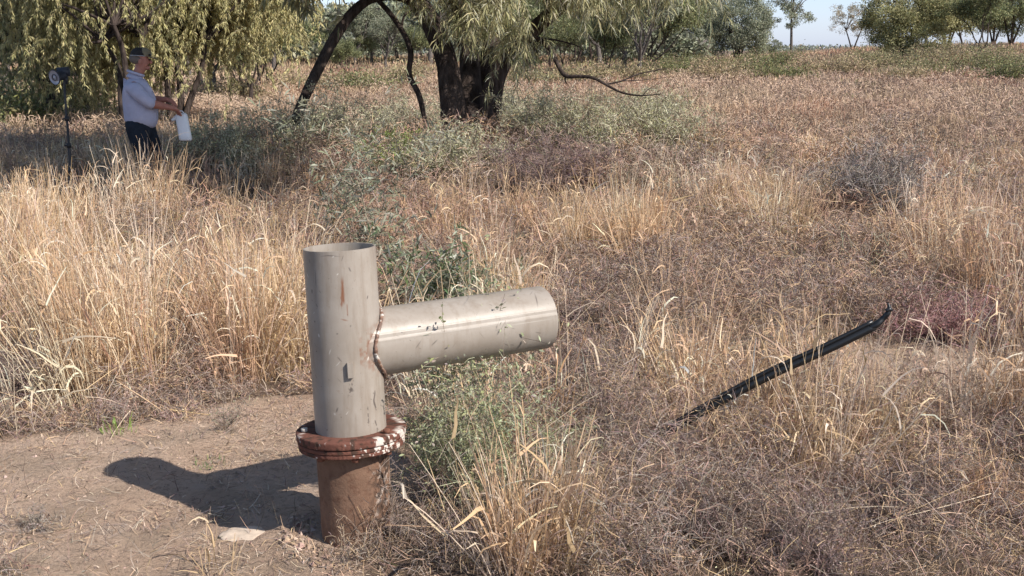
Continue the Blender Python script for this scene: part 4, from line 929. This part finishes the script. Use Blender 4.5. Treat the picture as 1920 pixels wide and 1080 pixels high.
# ------------------------------------------------------------------ black poly hose sticking out of the grass
def hose():
    Pt = [at(1190, 850, 4.72), at(1256, 808, 4.72), at(1330, 764, 4.70), at(1440, 705, 4.66), at(1550, 655, 4.62), at(1640, 611, 4.60)]
    Pt[0][2] = max(Pt[0][2], -.02)
    root = empty('poly_hose', tuple(Pt[0]), 'black plastic irrigation hose rising out of the grass with bent thin tip', 'hose')
    m, nt, p = mat('black_plastic', .35, .5); p.inputs['Base Color'].default_value = (.012, .013, .015, 1)
    bump(nt, p, noise(nt, 60, 3), .1, .003)
    mb = MB(); tube(mb, Pt, [.0195]*6, 16, cap=True, sub=8); mb.build('hose_tube', m, root, True)
    Pt2 = [q+np.array([-.012, -.008, .021]) for q in Pt]; mb = MB(); tube(mb, Pt2, [.0085]*6, 12, cap=True, sub=8); mb.build('thin_tube', m, root, True)
    # raised ribs along it
    for k, a in enumerate((.5, 1.9)):
        pass
    T = [at(1632, 614, 4.6), at(1645, 607, 4.59), at(1655, 598, 4.59), at(1664, 588, 4.58), at(1667, 578, 4.58), at(1665, 568, 4.58)]
    mb = MB(); tube(mb, T, [.018, .015, .012, .012, .009, .004], 10, cap=True, sub=5)
    tube(mb, [at(1661, 583, 4.57), at(1668, 580, 4.57), at(1673, 583, 4.57)], [.008, .009, .004], 8, cap=True, sub=3)
    mb.build('bent_tip', m, root, True)
hose()

# ------------------------------------------------------------------ lamp on a stand
def lamp():
    t = 11.8; foot = g(134, 410); 
    B = at(133, 330, t); B = np.array([B[0], B[1], float(gz(B[0], B[1]))]); top = at(120, 152, t)
    m = simple('black_metal', (.02, .02, .024), .5, .4); md = simple('dark_plastic', (.035, .038, .05), .5, .4)
    root = empty('lamp_stand', tuple(B), 'thin black stand with dark lamp head and round grey glass face in the shade', 'lamp')
    mb = MB(); mid = B+(top-B)*.52
    tube(mb, [B, mid], [.017, .017], 10); tube(mb, [mid-(top-B)*.02, top], [.013, .012], 10); mb.build('pole', m, root, True)
    for fr in (.33, .52, .72):
        mb = MB(); c = B+(top-B)*fr; tube(mb, [c-[0, 0, .025], c+[0, 0, .025]], [.023, .023], 10, cap=True); tube(mb, [c, c+[-.045, -.01, 0]], [.008, .010], 6, cap=True); mb.build('collar', m, root, True)
    for a in (200, 320, 80):
        mb = MB(); e = B+np.array([math.cos(R(a))*.42, math.sin(R(a))*.42, 0]); e[2] = float(gz(e[0], e[1]))+.01
        tube(mb, [B+[0, 0, .36], e], [.011, .010], 8, cap=True); mb.build('leg', m, root, True)
    # head: body behind, cone reflector and glass with ring, facing left and to the camera
    hd = unit(np.array([-.45, -.85, -.18])); u = unit(np.cross(hd, [0, 0, 1])); v = np.cross(u, hd)
    c = at(103, 145, t); 
    def rev(prof, m_, name, off=None, n=32):
        mb = MB(); prof = np.array(prof); o_ = c if off is None else off
        th = np.linspace(0, 2*math.pi, n, endpoint=False)
        V = o_+hd*prof[:, 1][:, None, None]+prof[:, 0][:, None, None]*(u*np.cos(th)[None, :, None]+v*np.sin(th)[None, :, None])
        k = np.arange(len(prof)-1)[:, None]*n; j = np.arange(n)[None]; j2 = (j+1) % n
        mb.add(V.reshape(-1, 3), np.stack([k+j, k+j2, k+n+j2, k+n+j], -1).reshape(-1, 4), np.array([0., 0, 0])); return mb.build(name, m_, root, True)
    rev([(.001, -.13), (.045, -.13), (.05, -.10), (.05, -.03), (.075, -.005), (.082, .0), (.082, .012), (.076, .012)], md, 'lamp_housing')
    rev([(.076, .010), (.07, .004), (.045, -.004), (.001, -.006)], simple('grey_glass', (.42, .42, .47), .15, .6, .1), 'glass_face')
    rev([(.036, .006), (.038, .010), (.030, .010), (.030, .002)], simple('ring_dark', (.07, .07, .09), .4, .5), 'inner_ring')
    rev([(.001, .012), (.018, .010), (.020, .0)], simple('grey_bulb', (.4, .41, .46), .3, .5, .1), 'lamp_bulb')
    mb = MB(); q = at(122, 140, t+.1)
    tube(mb, [at(108, 136, t+.1), at(130, 134, t+.12)], [.052, .05], 14, cap=True, sub=2); tube(mb, [q-[0, 0, .10], q], [.02, .03], 8, cap=True)
    mb.build('battery_box', md, root, True)
lamp()

# ------------------------------------------------------------------ the standing person and the white bag
def skin_obj(name, J, E, m, parent=None, lev=2, root_i=0, loc=None):
    """J: list of (pos, (rx, ry)); E: edges; skinned and smoothed, applied to a plain mesh"""
    me = bpy.data.meshes.new(name); me.from_pydata([tuple(j[0]) for j in J], E, []); me.update()
    o = bpy.data.objects.new(name, me); COL.objects.link(o)
    o.modifiers.new('s', 'SKIN'); sv_ = me.skin_vertices[0].data
    for k, j in enumerate(J):
        sv_[k].radius = j[1] if isinstance(j[1], tuple) else (j[1], j[1]); sv_[k].use_root = (k == root_i)
    o.modifiers['s'].use_smooth_shade = True
    ss = o.modifiers.new('u', 'SUBSURF'); ss.levels = lev; ss.render_levels = lev
    dg = bpy.context.evaluated_depsgraph_get(); ev = o.evaluated_get(dg); nm = bpy.data.meshes.new_from_object(ev)
    o.modifiers.clear(); o.data = nm; nm.name = name; nm.materials.clear(); nm.materials.append(m)
    for pl in nm.polygons: pl.use_smooth = True
    if parent: o.parent = parent
    return o
def chain(J, E, pts, start=None):
    prev = start
    for p, r in pts:
        J.append((p, r)); k = len(J)-1
        if prev is not None: E.append((prev, k))
        prev = k
    return prev
def person():
    t = 12.3; c = at(276, 396, t); gzv = float(gz(c[0], c[1])); root = empty('person', (c[0], c[1], gzv), 'person in pale blue shirt, dark jeans and cap standing side on in the shade', 'person')
    view = math.atan2(c[0], c[1]); root.rotation_euler = (0, 0, -view)
    skin = simple('skin', (.44, .19, .14), .6, .35, .12, 25)
    shirt = simple('pale_blue_shirt', (.47, .47, .60), .85, .2, .07, 12); nt = shirt.node_tree; bump(nt, nt.nodes['Principled BSDF'], noise(nt, 9, 4), .5, .03)
    jeans = simple('dark_jeans', (.018, .024, .036), .9, .2, .25, 14); nt = jeans.node_tree; bump(nt, nt.nodes['Principled BSDF'], noise(nt, 12, 4), .5, .02)
    # x = the way he faces, -y = towards the camera, z up, metres
    J = []; E = []
    pel = chain(J, E, [((-.04, 0, .93), (.12, .13))])
    chest = chain(J, E, [((.0, 0, 1.08), (.12, .13)), ((-.035, 0, 1.25), (.10, .12)), ((-.035, 0, 1.36), (.07, .085)), ((-.01, 0, 1.44), (.062, .065)), ((.035, 0, 1.50), (.058, .06)), ((.055, 0, 1.57), (.088, .075)), ((.045, 0, 1.645), (.085, .072)), ((.04, 0, 1.685), (.05, .045))], pel)
    ch = 2
    # near arm (camera side), bent down forward
    for s, el, wr, hd in ((-1, (.11, -.24, 1.14), (.325, -.13, 1.085), (.375, -.10, 1.055)), (1, (.12, .24, 1.16), (.29, .10, 1.165), (.34, .06, 1.14))):
        a = chain(J, E, [((-.05, s*.145, 1.325), .055), ((-.01, s*.21, 1.245), .055), (el, .05), (tuple(np.array(el)*.45+np.array(wr)*.55), .043), (wr, (.03, .026)), (tuple(np.array(wr)*.4+np.array(hd)*.6), (.036, .022))], ch)
        w_ = np.array(hd)
        d = unit(np.array(hd)-np.array(wr)); sd2 = unit(np.cross(d, [0, 0, 1])); dn = np.cross(d, sd2)
        for q, off in enumerate((-.027, -.009, .009, .027)):
            ln = (.062, .075, .072, .055)[q]; b0 = w_+sd2*off*s
            chain(J, E, [(tuple(b0), .0105), (tuple(b0+d*ln*.5+np.array([0, 0, -.012])), .009), (tuple(b0+d*ln*.75+np.array([0, 0, -.04])), .0075)], a)
        th = w_-d*.02+np.array([0, 0, .012])-sd2*.03*s; chain(J, E, [(tuple(th), .012), (tuple(th+d*.03+np.array([0, 0, -.01])), .0105), (tuple(th+d*.05+np.array([0, 0, -.025])), .008)], a)
    # legs
    for s, hx, kx, kz, fx in ((-1, -.04, -.01, .50, -.06), (1, .03, .15, .50, .10)):
        chain(J, E, [((hx, s*.09, .84), (.09, .085)), (((hx+kx)/2+.02, s*.10, .66), .085), ((kx, s*.11, kz), .063), ((fx+.0, s*.11, .28), .055), ((fx-.01, s*.11, .09), .042), ((fx+.06, s*.12, .04), (.045, .035)), ((fx+.16, s*.13, .03), (.035, .03))], pel)
    skin_obj('body', J, E, skin, root)
    # shirt
    J = []; E = []
    b = chain(J, E, [((-.02, 0, .86), (.172, .175)), ((.01, 0, .97), (.212, .20)), ((.005, 0, 1.14), (.20, .20)), ((-.035, 0, 1.27), (.165, .18)), ((-.04, 0, 1.37), (.118, .145)), ((-.02, 0, 1.425), (.082, .085)), ((-.005, 0, 1.455), (.07, .07))])
    for s, el, wr in ((-1, (.11, -.24, 1.14), (.325, -.13, 1.085)), (1, (.12, .24, 1.16), (.29, .10, 1.165))):
        el = np.array(el); wr = np.array(wr)
        chain(J, E, [((-.05, s*.15, 1.335), .095), ((-.01, s*.21, 1.245), .082), (tuple(el), .070), (tuple(el*.82+wr*.18), .062)], 3)
    skin_obj('shirt', J, E, shirt, root, root_i=0)
    J = []; E = []
    p_ = chain(J, E, [((-.035, 0, .90), (.168, .175))])
    chain(J, E, [((-.03, 0, 1.00), (.165, .17))], 0)
    for s, hx, kx, kz, fx in ((-1, -.05, -.01, .50, -.06), (1, .03, .15, .50, .10)):
        chain(J, E, [((hx, s*.09, .82), (.128, .115)), (((hx+kx)/2+.02, s*.10, .66), .102), ((kx, s*.11, kz), .080), ((fx+.0, s*.11, .28), .072), ((fx, s*.11, .10), .066)], 0)
    skin_obj('trousers', J, E, jeans, root)
    for s, fx in ((-1, -.06), (1, .10)):
        skin_obj('boot', [((fx-.04, s*.12, .06), (.05, .05)), ((fx+.08, s*.125, .05), (.045, .045)), ((fx+.20, s*.135, .035), (.045, .033))], [(0, 1), (1, 2)], simple('brown_boot', (.10, .06, .04), .7), root)
    # head details
    def ell(name, c, r, m, rot=0, seg=24, cut=None):
        import bmesh
        bm = bmesh.new(); bmesh.ops.create_uvsphere(bm, u_segments=seg, v_segments=seg//2, radius=1)
        if cut is not None: bmesh.ops.delete(bm, geom=[v for v in bm.verts if v.co.z < cut], context='VERTS')
        for v in bm.verts:
            x, y, z = v.co.x*r[0], v.co.y*r[1], v.co.z*r[2]; cr, sr = math.cos(rot), math.sin(rot)
            v.co = (c[0]+x*cr+z*sr, c[1]+y, c[2]-x*sr+z*cr)
        me = bpy.data.meshes.new(name); bm.to_mesh(me); bm.free(); me.materials.append(m)
        for pl in me.polygons: pl.use_smooth = True
        o = bpy.data.objects.new(name, me); COL.objects.link(o); o.parent = root; return o
    dark = simple('cap_dark', (.03, .028, .028), .85); khaki = simple('cap_khaki', (.21, .18, .12), .85)
    cap = ell('cap', (.045, 0, 1.645), (.108, .092, .085), dark, .12, cut=-.25)
    fp = ell('cap_front', (.078, 0, 1.655), (.080, .088, .074), khaki, .12, cut=-.3); fp.parent = cap
    br = ell('cap_brim', (.155, 0, 1.622), (.072, .075, .010), khaki, .32); br.parent = cap
    ell('sunglasses', (.135, 0, 1.648), (.022, .088, .017), simple('black_lens', (.008, .008, .01), .15, .6), .12)
    ell('glasses_strap', (.04, 0, 1.640), (.110, .095, .010), simple('pale_strap', (.5, .5, .52), .7), .05)
    ell('hair', (.005, 0, 1.60), (.085, .080, .055), simple('grey_hair', (.17, .14, .12), .9), .2)
    ell('nose', (.142, 0, 1.572), (.020, .014, .022), skin, .3); ell('mouth', (.133, 0, 1.532), (.012, .022, .006), simple('lips', (.30, .11, .09), .6), .0)
    ell('chin', (.100, 0, 1.512), (.032, .040, .026), skin, .3)
    for s in (-1, 1): ell('ear', (.035, s*.078, 1.578), (.022, .010, .032), skin, .1); ell('eye', (.132, s*.03, 1.60), (.012, .014, .009), simple('eye', (.10, .07, .06), .3), 0)
    # collar and pocket
    J = [((-.065, 0, 1.435), (.02, .012))]; 
    a = np.linspace(0, 2*math.pi, 15)[:-1]; J = [((-.02+.082*math.cos(q)*1, .088*math.sin(q), 1.455+.028*(-math.cos(q))), (.012, .016)) for q in a]
    skin_obj('collar', J, [(i, (i+1) % 14) for i in range(14)], shirt, root, 1)
    # white bag, held by the near hand
    bag = empty('white_bag', (0, 0, 0), 'tall white plastic bag hanging from the hand of the standing person', 'bag')
    m, nt2, p2 = mat('white_plastic', .55, .3); p2.inputs['Base Color'].default_value = (.9, .9, .92, 1); p2.inputs['Subsurface Weight'].default_value = 0
    bump(nt2, p2, noise(nt2, 14, 3), .35, .02)
    def pb(x, y): return at(x, y, t-.12)
    mb = MB(); rows = []
    prof = [(212, 333, 349), (216, 330.5, 351), (226, 330.5, 353), (240, 333, 355.5), (252, 335, 357.5), (261, 336.5, 359.5), (264, 338.5, 358)]
    ns = 20; th = np.linspace(0, 2*math.pi, ns, endpoint=False)
    for k, (yy, xl, xr) in enumerate(prof):
        a_, b_ = pb(xl, yy), pb(xr, yy); cc = (a_+b_)/2; hw = (b_-a_)/2; dep = .045 if k not in (0, 6) else .02
        se = lambda q: np.sign(q)*np.abs(q)**.6
        rows.append(cc+hw*se(np.cos(th))[:, None]+np.array([0, dep, 0])*se(np.sin(th))[:, None]+rng.normal(size=(ns, 3))*.0012)
    V = np.array(rows); n = len(prof)
    k = np.arange(n-1)[:, None]*ns; j = np.arange(ns)[None]; j2 = (j+1) % ns
    Q = np.stack([k+j, k+j2, k+ns+j2, k+ns+j], -1).reshape(-1, 4)
    V = V.reshape(-1, 3); cc0 = V[:ns].mean(0); cc1 = V[-ns:].mean(0); V = np.vstack([V, cc0, cc1]); j = np.arange(0, ns, 2)
    Q = np.vstack([Q, np.stack([0*j+len(V)-2, (j+2) % ns, (j+1) % ns, j], 1), np.stack([0*j+len(V)-1, (n-1)*ns+j, (n-1)*ns+(j+1) % ns, (n-1)*ns+(j+2) % ns], 1)])
    mb.add(V, Q, np.array([0., 0, 0])); bag.location = tuple(pb(345, 238)); mb.build('bag_body', m, bag, True)
    mb = MB(); tube(mb, [pb(334, 214), pb(329, 221), pb(322, 226)], [.012, .022, .014], 8, cap=True, sub=3); tube(mb, [pb(334, 214), pb(336, 209), pb(341, 208), pb(345, 213)], [.006, .006, .006, .006], 6, cap=True, sub=3)
    mb.build('bag_handle', m, bag, True)
person()
